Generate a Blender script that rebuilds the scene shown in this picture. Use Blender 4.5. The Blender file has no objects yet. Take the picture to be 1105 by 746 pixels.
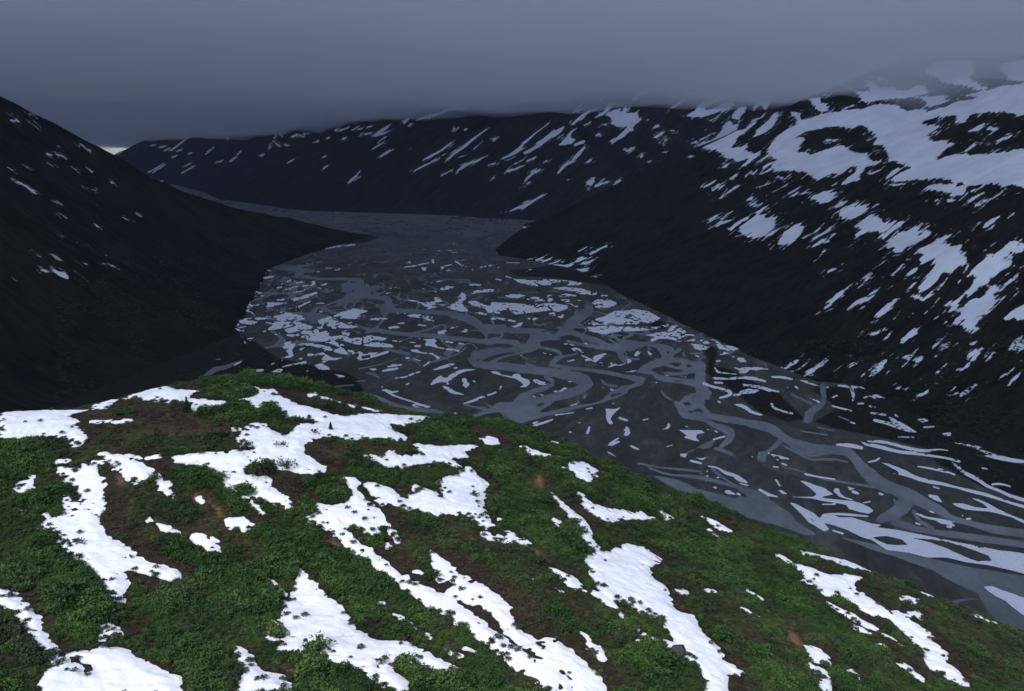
import bpy, math, random
import numpy as np
random.seed(7)
rng = np.random.default_rng(11)
SC = bpy.context.scene
COL = SC.collection
FLOOR = -400.0            # valley floor below the camera, metres
FPX = 950.0               # focal length in pixels of the 1105 x 746 photograph
TH = math.radians(12.3)   # the camera looks this far down
CT, ST = math.cos(TH), math.sin(TH)

# ------------------------------------------------------------------ maths helpers
def ray(u, v):
    a = (np.asarray(u, float) - 552.5) / FPX
    b = (373.0 - np.asarray(v, float)) / FPX
    return a, CT + b * ST, b * CT - ST
def pt(u, v, y):
    dx, dy, dz = ray(u, v)
    t = y / dy
    return np.stack([dx * t, dy * t, dz * t], -1)
def floor_pt(u, v):
    dx, dy, dz = ray(u, v)
    t = FLOOR / np.minimum(dz, -1e-4)
    return np.stack([dx * t, dy * t], -1)
def sstep(a, b, x):
    t = np.clip((x - a) / (b - a), 0, 1)
    return t * t * (3 - 2 * t)
def _hash(ix, iy, seed):
    h = (ix.astype(np.int64) * 374761393 + iy.astype(np.int64) * 668265263 + seed * 1442695041) & 0xFFFFFFFF
    h = ((h ^ (h >> 13)) * 1274126177) & 0xFFFFFFFF
    return ((h ^ (h >> 16)) & 0xFFFF) / 65535.0 * 2 - 1
def vnoise(x, y, seed=0):
    x = np.asarray(x, float); y = np.asarray(y, float)
    ix = np.floor(x); iy = np.floor(y); fx = x - ix; fy = y - iy
    fx = fx * fx * fx * (fx * (fx * 6 - 15) + 10); fy = fy * fy * fy * (fy * (fy * 6 - 15) + 10)
    a = _hash(ix, iy, seed); b = _hash(ix + 1, iy, seed); c = _hash(ix, iy + 1, seed); d = _hash(ix + 1, iy + 1, seed)
    return (a * (1 - fx) + b * fx) * (1 - fy) + (c * (1 - fx) + d * fx) * fy
def fbm(x, y, octv=4, seed=0, gain=.5):
    s = 0; amp = 1; tot = 0
    for k in range(octv):
        xr = x * .8 - y * .6; yr = x * .6 + y * .8
        s = s + amp * vnoise(xr + 17.3 * k, yr - 9.1 * k, seed + k * 31); tot += amp
        x = xr * 2.03; y = yr * 2.03; amp *= gain
    return s / tot
def poly_sdf(poly, X, Y):
    """signed distance, positive inside"""
    P = np.asarray(poly, float); Q = np.roll(P, -1, 0)
    d2 = np.full(X.shape, 1e30); ins = np.zeros(X.shape, bool)
    for (x0, y0), (x1, y1) in zip(P, Q):
        ex, ey = x1 - x0, y1 - y0; L = ex * ex + ey * ey + 1e-12
        t = np.clip(((X - x0) * ex + (Y - y0) * ey) / L, 0, 1)
        d2 = np.minimum(d2, (X - x0 - t * ex) ** 2 + (Y - y0 - t * ey) ** 2)
        if y0 != y1:
            c = ((y0 > Y) != (y1 > Y)) & (X < (x1 - x0) * (Y - y0) / (y1 - y0) + x0)
            ins ^= c
    d = np.sqrt(d2)
    return np.where(ins, d, -d)
def smooth_line(p, n=4):
    p = np.asarray(p, float)
    if len(p) < 3: return p
    q = np.vstack([2 * p[0] - p[1], p, 2 * p[-1] - p[-2]])
    out = []
    for i in range(1, len(q) - 2):
        for k in range(n):
            t = k / n
            out.append(.5 * ((2 * q[i]) + (-q[i - 1] + q[i + 1]) * t + (2 * q[i - 1] - 5 * q[i] + 4 * q[i + 1] - q[i + 2]) * t * t
                             + (-q[i - 1] + 3 * q[i] - 3 * q[i + 1] + q[i + 2]) * t ** 3))
    out.append(p[-1])
    return np.array(out)
def stroke_poly(pts):
    p = smooth_line(pts, 4)
    d = np.gradient(p[:, :2], axis=0); d /= np.linalg.norm(d, axis=1, keepdims=True) + 1e-9
    n = np.stack([-d[:, 1], d[:, 0]], 1) * (p[:, 2:3] / 2)
    a = p[:, :2] + n; b = p[:, :2] - n
    r0 = p[0, :2] - d[0] * p[0, 2] * .45; r1 = p[-1, :2] + d[-1] * p[-1, 2] * .45
    return np.vstack([r0[None], a, r1[None], b[::-1]])
def parse(txt):
    """'@ox,oy,scale' sets the origin of the measurements; P = outline, L = line with a width at each point"""
    out = []; o = (0, 0, 1.0)
    for ln in txt.strip().splitlines():
        ln = ln.strip()
        if not ln: continue
        if ln[0] == '@':
            q = [float(c) for c in ln[1:].split(',')]; o = (q[0], q[1], q[2] if len(q) > 2 else 1105 / 160.)
            continue
        for item in ln.split(';'):
            item = item.strip()
            if not item: continue
            k = item[0]; pts = np.array([[float(c) for c in w.split(',')] for w in item[1:].split()])
            if k == 'L':
                pts = stroke_poly(pts)
            pts = pts[:, :2] / o[2] + np.array(o[:2])
            out.append(pts)
    return out

# ------------------------------------------------------------------ mesh helpers
def mesh_from(name, verts, faces_by_n, mat, smooth=True, parent=None, attrs=None):
    me = bpy.data.meshes.new(name)
    verts = np.asarray(verts, np.float32)
    loops = np.concatenate([f.ravel() for f in faces_by_n if len(f)]).astype(np.int32)
    tot = np.concatenate([np.full(len(f), f.shape[1], np.int32) for f in faces_by_n if len(f)])
    st = np.concatenate([[0], np.cumsum(tot)[:-1]]).astype(np.int32)
    me.vertices.add(len(verts)); me.vertices.foreach_set('co', verts.ravel())
    me.loops.add(len(loops)); me.loops.foreach_set('vertex_index', loops)
    me.polygons.add(len(tot)); me.polygons.foreach_set('loop_start', st); me.polygons.foreach_set('loop_total', tot)
    me.update(calc_edges=True); me.validate()
    me.polygons.foreach_set('use_smooth', np.full(len(me.polygons), smooth))
    for k, val in (attrs or {}).items():
        a = me.attributes.new(k, 'FLOAT', 'POINT'); a.data.foreach_set('value', np.asarray(val, np.float32).ravel())
    if mat: me.materials.append(mat)
    o = bpy.data.objects.new(name, me); COL.objects.link(o)
    if parent: o.parent = parent
    return o
def grid_mesh(name, X, Y, Z, mat, keep=None, attrs=None):
    n, m = X.shape
    idx = np.arange(n * m).reshape(n, m)
    q = np.stack([idx[:-1, :-1], idx[:-1, 1:], idx[1:, 1:], idx[1:, :-1]], -1).reshape(-1, 4)
    if keep is not None:
        k = (keep[:-1, :-1] | keep[:-1, 1:] | keep[1:, 1:] | keep[1:, :-1]).ravel()
        q = q[k]
    # counter-clockwise seen from above
    c = (X[0, 1] - X[0, 0]) * (Y[1, 0] - Y[0, 0]) - (Y[0, 1] - Y[0, 0]) * (X[1, 0] - X[0, 0])
    if c < 0: q = q[:, ::-1]
    used = np.unique(q); remap = np.full(n * m, -1); remap[used] = np.arange(len(used))
    V = np.stack([X.ravel(), Y.ravel(), Z.ravel()], 1)[used]
    at = {k: np.asarray(a).ravel()[used] for k, a in (attrs or {}).items()}
    return mesh_from(name, V, [remap[q]], mat, True, None, at)
CASES = {1: [['a', 'ab', 'da']], 2: [['b', 'bc', 'ab']], 3: [['a', 'b', 'bc', 'da']], 4: [['c', 'cd', 'bc']],
         5: [['a', 'ab', 'da'], ['c', 'cd', 'bc']], 6: [['b', 'c', 'cd', 'ab']], 7: [['a', 'b', 'c', 'cd', 'da']],
         8: [['d', 'da', 'cd']], 9: [['a', 'ab', 'cd', 'd']], 10: [['b', 'bc', 'ab'], ['d', 'da', 'cd']],
         11: [['a', 'b', 'bc', 'cd', 'd']], 12: [['c', 'd', 'da', 'bc']], 13: [['a', 'ab', 'bc', 'c', 'd']],
         14: [['b', 'c', 'd', 'da', 'ab']], 15: [['a', 'b', 'c', 'd']]}
def contour_mesh(X, Y, F):
    """the part of a grid where F > 0, cut along F = 0; returns vertices (x, y, F) and faces"""
    n, m = F.shape
    pos = F > 0
    verts = []; cnt = 0
    vid = np.full((n, m), -1); k = np.argwhere(pos)
    vid[pos] = np.arange(len(k)); verts.append(np.stack([X[pos], Y[pos], F[pos]], 1)); cnt = len(k)
    def cross(sl0, sl1):
        nonlocal cnt
        f0, f1 = F[sl0], F[sl1]
        c = (f0 > 0) != (f1 > 0); t = np.zeros_like(f0); t[c] = f0[c] / (f0[c] - f1[c])
        ids = np.full(f0.shape, -1); ids[c] = cnt + np.arange(c.sum()); cnt += int(c.sum())
        x = X[sl0] + (X[sl1] - X[sl0]) * t; y = Y[sl0] + (Y[sl1] - Y[sl0]) * t
        verts.append(np.stack([x[c], y[c], np.zeros(c.sum())], 1))
        return ids
    A = np.s_[:, :-1]; B = np.s_[:, 1:]
    hid = cross(A, B)                  # edges along a row
    wid = cross(np.s_[:-1, :], np.s_[1:, :])
    a, b, c, d = vid[:-1, :-1], vid[:-1, 1:], vid[1:, 1:], vid[1:, :-1]
    tok = {'a': a, 'b': b, 'c': c, 'd': d, 'ab': hid[:-1], 'cd': hid[1:], 'da': wid[:, :-1], 'bc': wid[:, 1:]}
    code = (a >= 0) * 1 + (b >= 0) * 2 + (c >= 0) * 4 + (d >= 0) * 8
    fs = {3: [], 4: [], 5: []}
    for cs, fl in CASES.items():
        w = code == cs
        if not w.any(): continue
        for f in fl:
            fs[len(f)].append(np.stack([tok[t][w] for t in f], 1))
    V = np.concatenate(verts)
    FB = [np.concatenate(fs[q]) if fs[q] else np.zeros((0, q), int) for q in (3, 4, 5)]
    cr = (X[0, 1] - X[0, 0]) * (Y[1, 0] - Y[0, 0]) - (Y[0, 1] - Y[0, 0]) * (X[1, 0] - X[0, 0])
    if cr < 0: FB = [f[:, ::-1] for f in FB]
    return V, FB
def tag(o, label=None, cat=None, group=None, kind=None):
    if label: o['label'] = label
    if cat: o['category'] = cat
    if group: o['group'] = group
    if kind: o['kind'] = kind
    return o
def empty(name, loc):
    o = bpy.data.objects.new(name, None); COL.objects.link(o); o.location = loc
    return o

# ------------------------------------------------------------------ material helpers
def mat_new(name):
    m = bpy.data.materials.new(name); m.use_nodes = True
    nt = m.node_tree; nt.nodes.clear()
    return m, nt
def N(nt, t, **kw):
    n = nt.nodes.new(t)
    for k, v in kw.items():
        if k.startswith('i_'):
            key = k[2:]
            key = int(key) if key.isdigit() else key.replace('_', ' ')
            n.inputs[key].default_value = v
        else: setattr(n, k, v)
    return n
def ramp(nt, fac, stops):
    r = nt.nodes.new('ShaderNodeValToRGB'); e = r.color_ramp.elements
    while len(e) < len(stops): e.new(.5)
    for el, (p, c) in zip(e, stops):
        el.position = p; el.color = (*c, 1)
    nt.links.new(fac, r.inputs[0]); return r.outputs[0]
def mixc(nt, f, a, b):
    m = nt.nodes.new('ShaderNodeMix'); m.data_type = 'RGBA'
    for s, v in ((m.inputs[0], f), (m.inputs[6], a), (m.inputs[7], b)):
        if hasattr(v, 'links'): nt.links.new(v, s)
        else: s.default_value = v if isinstance(v, (int, float)) else (*v, 1)
    return m.outputs[2]
def math_(nt, op, a, b=None, clamp=False):
    m = nt.nodes.new('ShaderNodeMath'); m.operation = op; m.use_clamp = clamp
    for s, v in ((m.inputs[0], a), (m.inputs[1], b)):
        if v is None: continue
        if hasattr(v, 'links'): nt.links.new(v, s)
        else: s.default_value = v
    return m.outputs[0]
def maprange(nt, v, a, b, c=0., d=1.):
    m = nt.nodes.new('ShaderNodeMapRange'); m.interpolation_type = 'SMOOTHSTEP'
    nt.links.new(v, m.inputs[0])
    for i, q in enumerate((a, b, c, d)): m.inputs[i + 1].default_value = q
    return m.outputs[0]
def noise_tex(nt, scale, detail=4, rough=.55, rot=0., stretch=(1, 1, 1), dist=0.):
    tc = nt.nodes.new('ShaderNodeTexCoord'); mp = nt.nodes.new('ShaderNodeMapping')
    mp.inputs['Rotation'].default_value = (0, 0, rot)
    mp2 = nt.nodes.new('ShaderNodeMapping'); mp2.inputs['Scale'].default_value = stretch
    nt.links.new(tc.outputs['Object'], mp.inputs[0]); nt.links.new(mp.outputs[0], mp2.inputs[0])
    n = nt.nodes.new('ShaderNodeTexNoise'); n.inputs['Scale'].default_value = scale
    n.inputs['Detail'].default_value = detail; n.inputs['Roughness'].default_value = rough
    n.inputs['Distortion'].default_value = dist
    nt.links.new(mp2.outputs[0], n.inputs['Vector'])
    return n.outputs['Fac']
def attr(nt, name):
    a = nt.nodes.new('ShaderNodeAttribute'); a.attribute_name = name
    return a.outputs['Fac']
def surf(nt, color, rough=.9, spec=.2, bump=None, bump_dist=.3, bump_str=.6):
    p = nt.nodes.new('ShaderNodeBsdfPrincipled'); o = nt.nodes.new('ShaderNodeOutputMaterial')
    for s, v in (('Base Color', color), ('Roughness', rough), ('Specular IOR Level', spec)):
        if hasattr(v, 'links'): nt.links.new(v, p.inputs[s])
        else: p.inputs[s].default_value = v if isinstance(v, (int, float)) else (*v, 1)
    if bump is not None:
        b = nt.nodes.new('ShaderNodeBump'); b.inputs['Distance'].default_value = bump_dist; b.inputs['Strength'].default_value = bump_str
        nt.links.new(bump, b.inputs['Height']); nt.links.new(b.outputs[0], p.inputs['Normal'])
    nt.links.new(p.outputs[0], o.inputs[0])
    return p
# ------------------------------------------------------------------ surveyed outlines (pixels of the photograph, turned into places on the ground below)
# snow lying on the near hillside: (label, outlines)
HILL_SNOW = [
 ('broad white snowfield on the hilltop ending at the dark left mountain', '''@10,400
P -90,265 80,272 170,275 210,290 300,290 370,300 480,298 580,296 520,312 450,330 400,350 470,360 520,385 470,400 430,410 520,430 560,455 565,510 530,555 480,565 440,530 420,505 320,495 240,490 180,475 130,515 60,510 -90,505'''),
 ('domed snow bank on the hill crest behind the small spruce', '''@10,400
P 415,250 510,242 560,258 640,240 710,218 800,198 830,182 900,150 980,125 1040,116 1105,110 1166,115 1236,145 1306,147 1366,150 1416,155 1366,162 1326,190 1306,245 1236,240 1136,235 1036,222 960,215 880,212 820,210 780,240 720,285 620,290 590,270 540,258'''),
 ('speckled snow patch just right of the small spruce', '''@160,400
P 310,215 400,218 470,228 560,235 570,265 520,285 480,295 420,290 340,295 320,250'''),
 ('thin snow sliver on the brown heath below the domed crest bank', '''@10,400
P 605,378 670,380 760,372 800,378 900,368 910,380 850,390 750,392 680,395 610,388'''),
 ('largest snow sheet of the hill, sweeping round the brown hummock at its crest', '''@160,400
P 745,120 800,125 830,142 930,145 970,165 945,182 1000,205 1060,240 1100,258 1156,262 1236,285 1316,310 1376,330 1466,345 1556,330 1656,322 1796,328 1936,337 2076,345 2121,358 2076,372 1990,385 1950,402 1900,418 1850,402 1800,388 1790,410 1800,430 1840,455 1896,480 1916,520 1836,520 1756,510 1676,515 1596,505 1516,510 1466,520 1440,490 1376,485 1296,495 1216,505 1186,530 1146,560 1136,600 1166,640 1216,655 1236,690 1316,715 1326,745 1316,765 1236,778 1136,765 1056,740 960,730 880,700 800,690 740,720 700,745 690,760 750,790 840,800 880,800 905,820 900,860 960,895 1000,930 1060,975 1085,1020 1030,1018 960,1005 900,975 830,955 760,915 680,875 590,835 540,785 480,755 430,725 340,705 240,692 190,650 300,630 480,615 640,605 770,600 780,570 690,570 660,540 670,500 720,465 740,430 780,385 860,400 900,450 960,475 1040,490 1080,450 1120,420 1150,405 1236,398 1290,385 1200,368 1100,355 1050,358 990,325 940,275 880,260 820,290 760,260 700,250 680,225 700,210 770,205 800,190 770,185 830,175 820,150 760,140'''),
 ('long narrow snow strip along the far brow above the largest snow sheet', '''@310,400
P 160,170 200,165 250,190 300,205 350,225 405,240 400,255 340,250 280,230 220,205 165,200; P 465,255 500,258 490,280 460,270; L 565,280,8 640,295,12 700,305,6'''),
 ('small snow patch with a flat top in green scrub near the left edge', '''@10,490
P 50,230 100,210 165,195 165,240 150,270 100,295 55,285'''),
 ('big hourglass shaped snow patch among the scrub at left', '''@0,0,1
P 63.6,505.2 79.5,505.9 88.2,505.6 88.9,500.9 96.9,503 104,506 102.7,510.3 107,516 111.4,524.8 108.5,532 112.8,543.6 111.4,549.4 104.1,555.2 105.6,561 110,571 117,580 124.4,584.1 133,588.5 140.3,594.3 149,602 165.7,610.4 178,613 190.6,620 187.8,627 172,623 154.7,618 140,615 131,619 138,628 132,640 130,650 119,649 115,637 113,626 105,617 91,609 75,595 66,587 55,578 41,571 46,563.5 63.6,558 72,556 70,550 68,538 72,532 77,541 80,544 85,542 88.9,544 86,532 78,524 68,522 70,516 64,510'''),
 ('tapering snow tongue running down from the hilltop scrub right of the hourglass patch', '''@10,490
P 680,0 740,0 800,15 870,25 940,45 1000,85 1066,130 1096,160 1176,220 1191,260 1216,310 1216,335 1186,325 1166,290 1131,270 1106,215 1076,195 1040,195 1000,205 930,215 900,180 860,152 800,115 780,80 735,45'''),
 ('bumpy white snow blob at the end of a straggling snow line below the tapering tongue', '''@160,490
P 330,605 390,610 430,640 460,660 500,690 530,720 510,745 460,740 440,700 400,675 340,660'''),
 ('small ragged snow patch on brown ground below the largest sheet', '''@160,490
P 590,490 640,500 690,480 740,500 770,525 750,570 700,580 660,560 600,560'''),
 ('slanting snow ribbon in the bottom left corner', '''@10,630
P -90,20 0,70 50,85 80,140 120,150 160,190 180,240 215,300 250,370 290,430 330,470 360,500 340,530 330,560 290,530 240,470 210,420 190,380 150,320 100,270 50,215 0,190 -90,150'''),
 ('wide snow patch along the bottom edge right of the slanting ribbon', '''@10,630
P 370,565 430,570 470,600 510,640 560,670 640,680 680,650 640,620 580,580 520,540 420,510 520,515 600,520 650,490 690,460 730,480 790,490 850,500 900,540 970,560 1030,590 1105,640 1150,670 1250,700 1270,850 190,850 260,700 310,660 350,620'''),
 ('small round snow patch just above the wide bottom edge patch', '''@10,630
P 690,310 740,295 790,310 830,360 815,405 770,410 730,400 700,430 685,390 680,350'''),
 ('large wedge of snow at bottom centre left with a pointed top', '''@240,600
P 575,125 610,160 660,185 690,215 720,265 760,300 830,340 890,390 910,440 950,500 1000,560 1050,590 1097,622 1187,647 1267,647 1367,647 1437,687 1507,717 1567,762 1647,787 1707,802 1757,847 1737,877 1687,897 1627,897 1567,867 1507,827 1447,797 1387,797 1307,782 1217,782 1257,857 1297,897 1337,917 1400,1010 1300,1010 1180,960 1050,890 960,850 830,800 750,745 720,690 690,655 640,660 630,725 550,720 480,720 420,690 470,650 460,620 480,590 440,560 400,530 470,540 490,500 430,480 460,440 440,370 440,340 480,325 520,330 515,270 540,200; L 360,205,14 410,245,16 470,300,14; L 345,485,14 430,545,30; L 300,570,16 400,630,22'''),
 ('short ragged snow streak left of the large wedge at the bottom', '''@240,600
P 105,675 140,680 180,720 205,745 150,800 120,745; P 160,840 220,800 290,860 440,900 520,1010 160,1010'''),
 ('bow tie snow patch with a long tail running down to the bottom edge', '''@310,500
P 200,295 250,310 330,320 420,305 470,290 480,265 510,220 540,235 560,270 600,300 650,330 690,375 700,420 740,440 690,460 690,510 640,540 590,510 540,490 480,460 440,480 430,510 460,530 490,570 540,610 600,640 650,690 700,740 650,746 600,746 540,710 500,680 450,630 420,590 410,540 360,530 300,490 240,460 170,430 150,400 190,390 260,375 240,340
@0,0,1
P 404,600 412,606 425,617 440,626 450,631 469,639 488,650 505,661 532,681 557,700 572,709 590,716 609,728 625,760 595,760 581,733 557,722 543,712 519,692 505,678 480,663 463,654 444,640 430,631 415,622 402,612 395,606
@310,500
L 750,460,14 800,540,12 830,600,8; P 735,605 760,620 750,630'''),
 ('parallel snow streak above the bow tie tail with a dark bare lens between them', '''@0,0,1
P 458.7,593 461.6,590 464.5,594 471.7,598 477.5,606 483.3,610 487.6,613.6 492,618 499,622 503.6,624 513.7,629.5 522.4,634 529.6,639.6 537,647 544,653 549,656 548.5,662 550,668 556,676 565,684 573,690 581,695 588,692 595,690.5 601,692 606,695 615,702 623,708.5 630,715 637,722 645,732 660,760 630,760 612,733 598,724 588,718 575,708 565,698 555,690 545,683 540,672 532,664 525,657 517,653 510,654 503,651 496,645 490,643 482,641 486,636 493,630 484,626 475,628 470,621 471,613 466,604'''),
 ('jagged upper snow patch of the two stacked patches at hill centre', '''@310,400
P 580,645 640,638 700,648 730,632 760,608 790,595 810,622 850,650 920,640 980,632 1020,605 960,590 930,555 980,550 1030,575 1047,567 1167,567 1267,562 1357,560 1417,567 1352,582 1317,607 1347,647 1267,655 1200,660 1260,690 1300,730 1265,735 1200,700 1130,680 1050,690 960,700 900,720 830,735 770,710 740,735 700,735 690,700 700,675 640,660'''),
 ('wide speckled snow patch at hill centre, lower of the two stacked patches', '''@450,480
P -357,288 -307,293 -237,318 -187,338 -137,378 -87,418 -47,408 -67,378 -17,368 -27,328 -7,308 43,323 93,338 138,345 170,390 200,400 215,370 160,325 150,295 200,262 250,230 325,238 335,205 340,182 390,172 430,210 460,245 512,280 515,315 490,350 510,380 470,412 490,460 520,520 540,575 575,605 510,630 460,592 430,570 380,528 340,510 280,522 230,505 180,522 120,540 60,520 20,490 -30,480 -90,490 -140,460 -200,440 -260,450 -300,420 -250,400 -300,390 -350,350 -380,310'''),
 ('patchy snow scrap between the bow tie patch and the jagged central patch', '''@310,500
P 390,120 450,105 500,110 520,150 500,190 530,225 480,200 440,150'''),
 ('thin snow bar high on the green brow right of centre', '''@530,410
P 230,500 260,500 290,525 340,530 380,550 440,560 435,575 380,575 330,580 300,580 280,560 270,535'''),
 ('small snow patch at the end of the jagged central patch', '''@380,380
P 950,645 1000,640 1030,635 1080,650 1090,680 1050,695 1000,690 970,670'''),
 ('compact rounded snow patch near the green brow overlooking the river', '''@0,0,1
P 608,507 612,503 616,499 630,499 637,503 643,508 641,515 634,522 624,515 619,510'''),
 ('flat topped snow patch with a ragged upper edge right of centre', '''@540,450,3.683
P 305,300 330,310 360,350 400,360 440,370 490,370 530,385 560,380 590,400 615,405 560,405 510,405 470,405 420,425 390,400 350,370 320,330; P 630,375 650,380 685,405 650,410'''),
 ('winding snow chute feeding the biggest white patch on the right', '''@540,450,3.683
L 200,305,8 240,345,12 280,385,20 320,420,26 345,460,26 350,500,22 380,525,20'''),
 ('brightest broad snow patch narrowing to the bottom edge right of centre', '''@560,560
P 500,300 540,270 600,240 640,252 710,250 740,210 790,200 830,195 880,210 940,215 990,260 1060,305 1000,340 960,370 970,420 1010,460 1080,503 1091,543 1141,613 1131,648 1171,688 1231,713 1291,723 1316,763 1331,823 1371,873 1431,913 1491,963 1521,1003 1501,1043 1561,1083 1651,1138 1631,1158 1571,1143 1541,1173 1541,1203 1561,1330 1411,1330 1381,1193 1341,1133 1291,1083 1251,1063 1231,1023 1221,963 1181,958 1131,983 1091,973 1071,913 1161,928 1161,893 1121,853 1091,813 1076,753 1021,718 981,683 921,633 871,598 891,633 951,683 1001,723 991,748 931,723 871,678 821,633 741,613 690,612 640,575 600,530 560,470 530,400 505,350'''),
 ('broken snow streak running left of the brightest broad patch', '''@560,560
P 240,375 290,380 340,410 390,430 430,470 460,500 500,540 470,550 440,520 400,550 370,510 330,460 280,420; P 255,505 290,520 330,550 320,560 270,530; L 550,545,24 620,590,40 680,640,40 740,700,26 770,740,18
@660,630
L 150,310,14 220,360,20 310,430,16; L 140,400,14 200,430,14'''),
 ('three pronged snow patch in the scrub between the central patches', '''@450,560
P 610,130 650,140 690,130 640,95 670,92 720,105 750,135 800,150 850,185 800,185 820,240 770,220 740,190 700,210 650,190 600,150; L 500,115,26 560,150,24'''),
 ('long branching snow streak down the right end of the hill', '''@0,0,1
P 835,598 845,599 855,609 871,612 886,618 896,622 915,621 929,623 921,629 920,634 926,644 931,641 937,645 945,651 954,657.5 961,661 970,661 976,665 983,671 992,676 1000,682 1008,688 1004,691 1011,697 1019,704 1021,713 1030,722 1040,733 1046,745 1028,738 1012,724 1004,722 998,710 993,701 987,694 980,688 974,681 967,675 961,668 953,666 941,663 932,660 922,654 911,650 902,646 889,643 882,638 872,632 864,627 872,624 862,618 852,612 843,606
@860,630
P 800,230 860,215 910,205 940,250 930,270 880,250 840,245'''),
 ('narrow snow streak below and alongside the long branching streak', '''@860,630
P 230,140 280,165 350,200 420,230 470,260 540,300 610,335 570,345 500,320 440,290 380,250 320,215 260,180; P 420,315 480,330 540,370 520,385 450,345'''),
 ('little snow scrap on brown ground above the long branching streak', '''@860,630
P 775,125 820,95 900,115 890,135 850,150'''),
 ('dotted snow line on the hill edge above the river at right', '''@805,450,3.683
L 215,540,14 300,560,20 380,580,24 450,600,22 520,630,16; L 520,570,10 590,595,18 650,612,18 700,620,12; P 700,640 760,650 820,680 870,705 840,705 780,680 710,660
@940,570
L 50,245,14 150,290,24 240,315,36 320,325,24 390,335,14; P 370,370 440,390 500,390 560,410 600,440 570,455 500,430 440,410 375,390; L 600,470,16 660,490,16 710,500,8'''),
 ('last snow sliver of the hill edge at far right above the river', '''@940,570
P 710,615 750,635 820,665 850,680 800,670 730,640; L 860,690,16 950,722,8'''),
 ('teardrop snow patch beside tan soil at bottom right', '''@860,630
P 60,465 110,470 170,490 210,530 250,580 240,610 180,595 130,580 100,530'''),
 ('snow patch cut by the bottom edge under the teardrop patch', '''@860,630
P 70,605 110,600 180,640 220,660 245,700 250,850 200,850 190,700 130,660 90,640'''),
 ('frayed snow patch in scrub on the right brow below the river bend', '''@540,450,3.683
P 800,395 850,410 880,430 920,455 890,460 850,435; L 830,450,8 870,485,6'''),
]
# remnants too small to tell apart
HILL_FLECKS = '''@160,490
L 0,485,18 100,540,22 180,580,20 240,605,14; P 470,620 500,635 520,650 490,650
@530,410
P 485,567 515,575 520,590 495,585; P 450,455 500,470 515,485 455,475; P 400,465 420,465 420,475 405,475
@860,630
P 755,600 800,595 850,630 900,680 930,720 890,710 830,660; L 380,660,18 430,680,24 480,720,18
@660,630
L 970,180,10 1030,215,20 1100,260,18; L 1010,55,12 1060,85,14 1110,110,14
@10,490
P 135,160 185,165 190,180 140,175; P 345,50 380,45 430,60 390,75 350,70; P 630,60 680,60 690,75 640,85; L 20,400,12 110,440,20; L 240,440,10 300,475,12
@10,400
P 870,635 960,645 1010,660 1070,630 1130,625 1130,650 1060,660 980,665 880,645
@160,490
L 560,220,18 640,290,18 720,340,14 800,400,14 860,450,10; P 370,330 410,345 405,360 375,350; L 920,330,14 1000,390,14
@660,630
P 490,50 530,40 560,70 550,85 510,75; L 705,50,10 770,60,10
@540,450,3.683
P 210,405 230,410 230,440 215,430
@540,540,3.62
P 320,520 350,530 355,560 410,600 400,625 370,600 340,560
@380,630
L 305,220,12 370,270,18 440,330,10 510,370,14 580,410,10; L 700,490,8 800,545,10; L 215,150,10 240,175,8; L 850,490,8 900,510,8
@310,500
L 740,600,14 760,625,12; L 1020,640,16 1060,680,20 1105,700,16
@450,560
L 820,430,10 850,450,8; L 0,400,14 20,405,10
@450,480
L 610,560,14 640,570,12; L 1015,560,14 1045,590,12
@160,400
P 630,430 670,430 675,440 635,440
@860,630
L 600,450,10 660,475,12; L 780,460,10 800,470,10; L 640,380,8 720,415,8; L 930,70,12 1010,100,14
@10,630
L 770,180,10 775,190,8; L 785,250,12 790,258,10
@310,400
L 1030,710,12 1050,715,10'''
# bare tan soil, brown heath on the hill
TAN = '''@0,0,1
P 207,534 214,533 220,540 213,545; P 228,546 236,549 242,559 234,556; P 849,679 858,684 868,697 860,697 852,690; P 350,578 358,581 366,588 364,590 352,585; P 578,516 582,512 586,518 584,528 578,524; P 573,591 580,594 590,604 586,606; P 125,512 132,515 134,526 127,522; P 1000,622 1012,622 1030,632 1045,642 1050,650 1030,640'''
HEATH = '''@0,0,1
P 80,450 115,432 160,432 200,440 240,445 262,455 255,472 220,468 170,470 120,462 90,472; P 190,402 260,400 340,404 400,428 450,446 400,446 345,428 300,437 262,432 240,424 205,425; P 0,430 60,432 120,432 80,442 0,448; P 262,438 300,448 350,462 330,470 290,458 262,450; P 470,455 520,462 580,470 560,485 500,470; P 330,490 345,476 370,476 415,481 440,486 420,490 395,494 405,504 370,508 340,500; P 315,507 340,514 365,520 380,533 358,543 335,541 318,524; P 503,653 520,655 541,680 526,672; P 280,505 300,510 312,525 296,522; P 30,500 60,505 58,512 40,510; P 225,545 245,555 245,575 200,580 190,570 215,560; P 500,490 530,490 535,500 510,500; P 835,672 860,685 880,705 860,700'''
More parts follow.
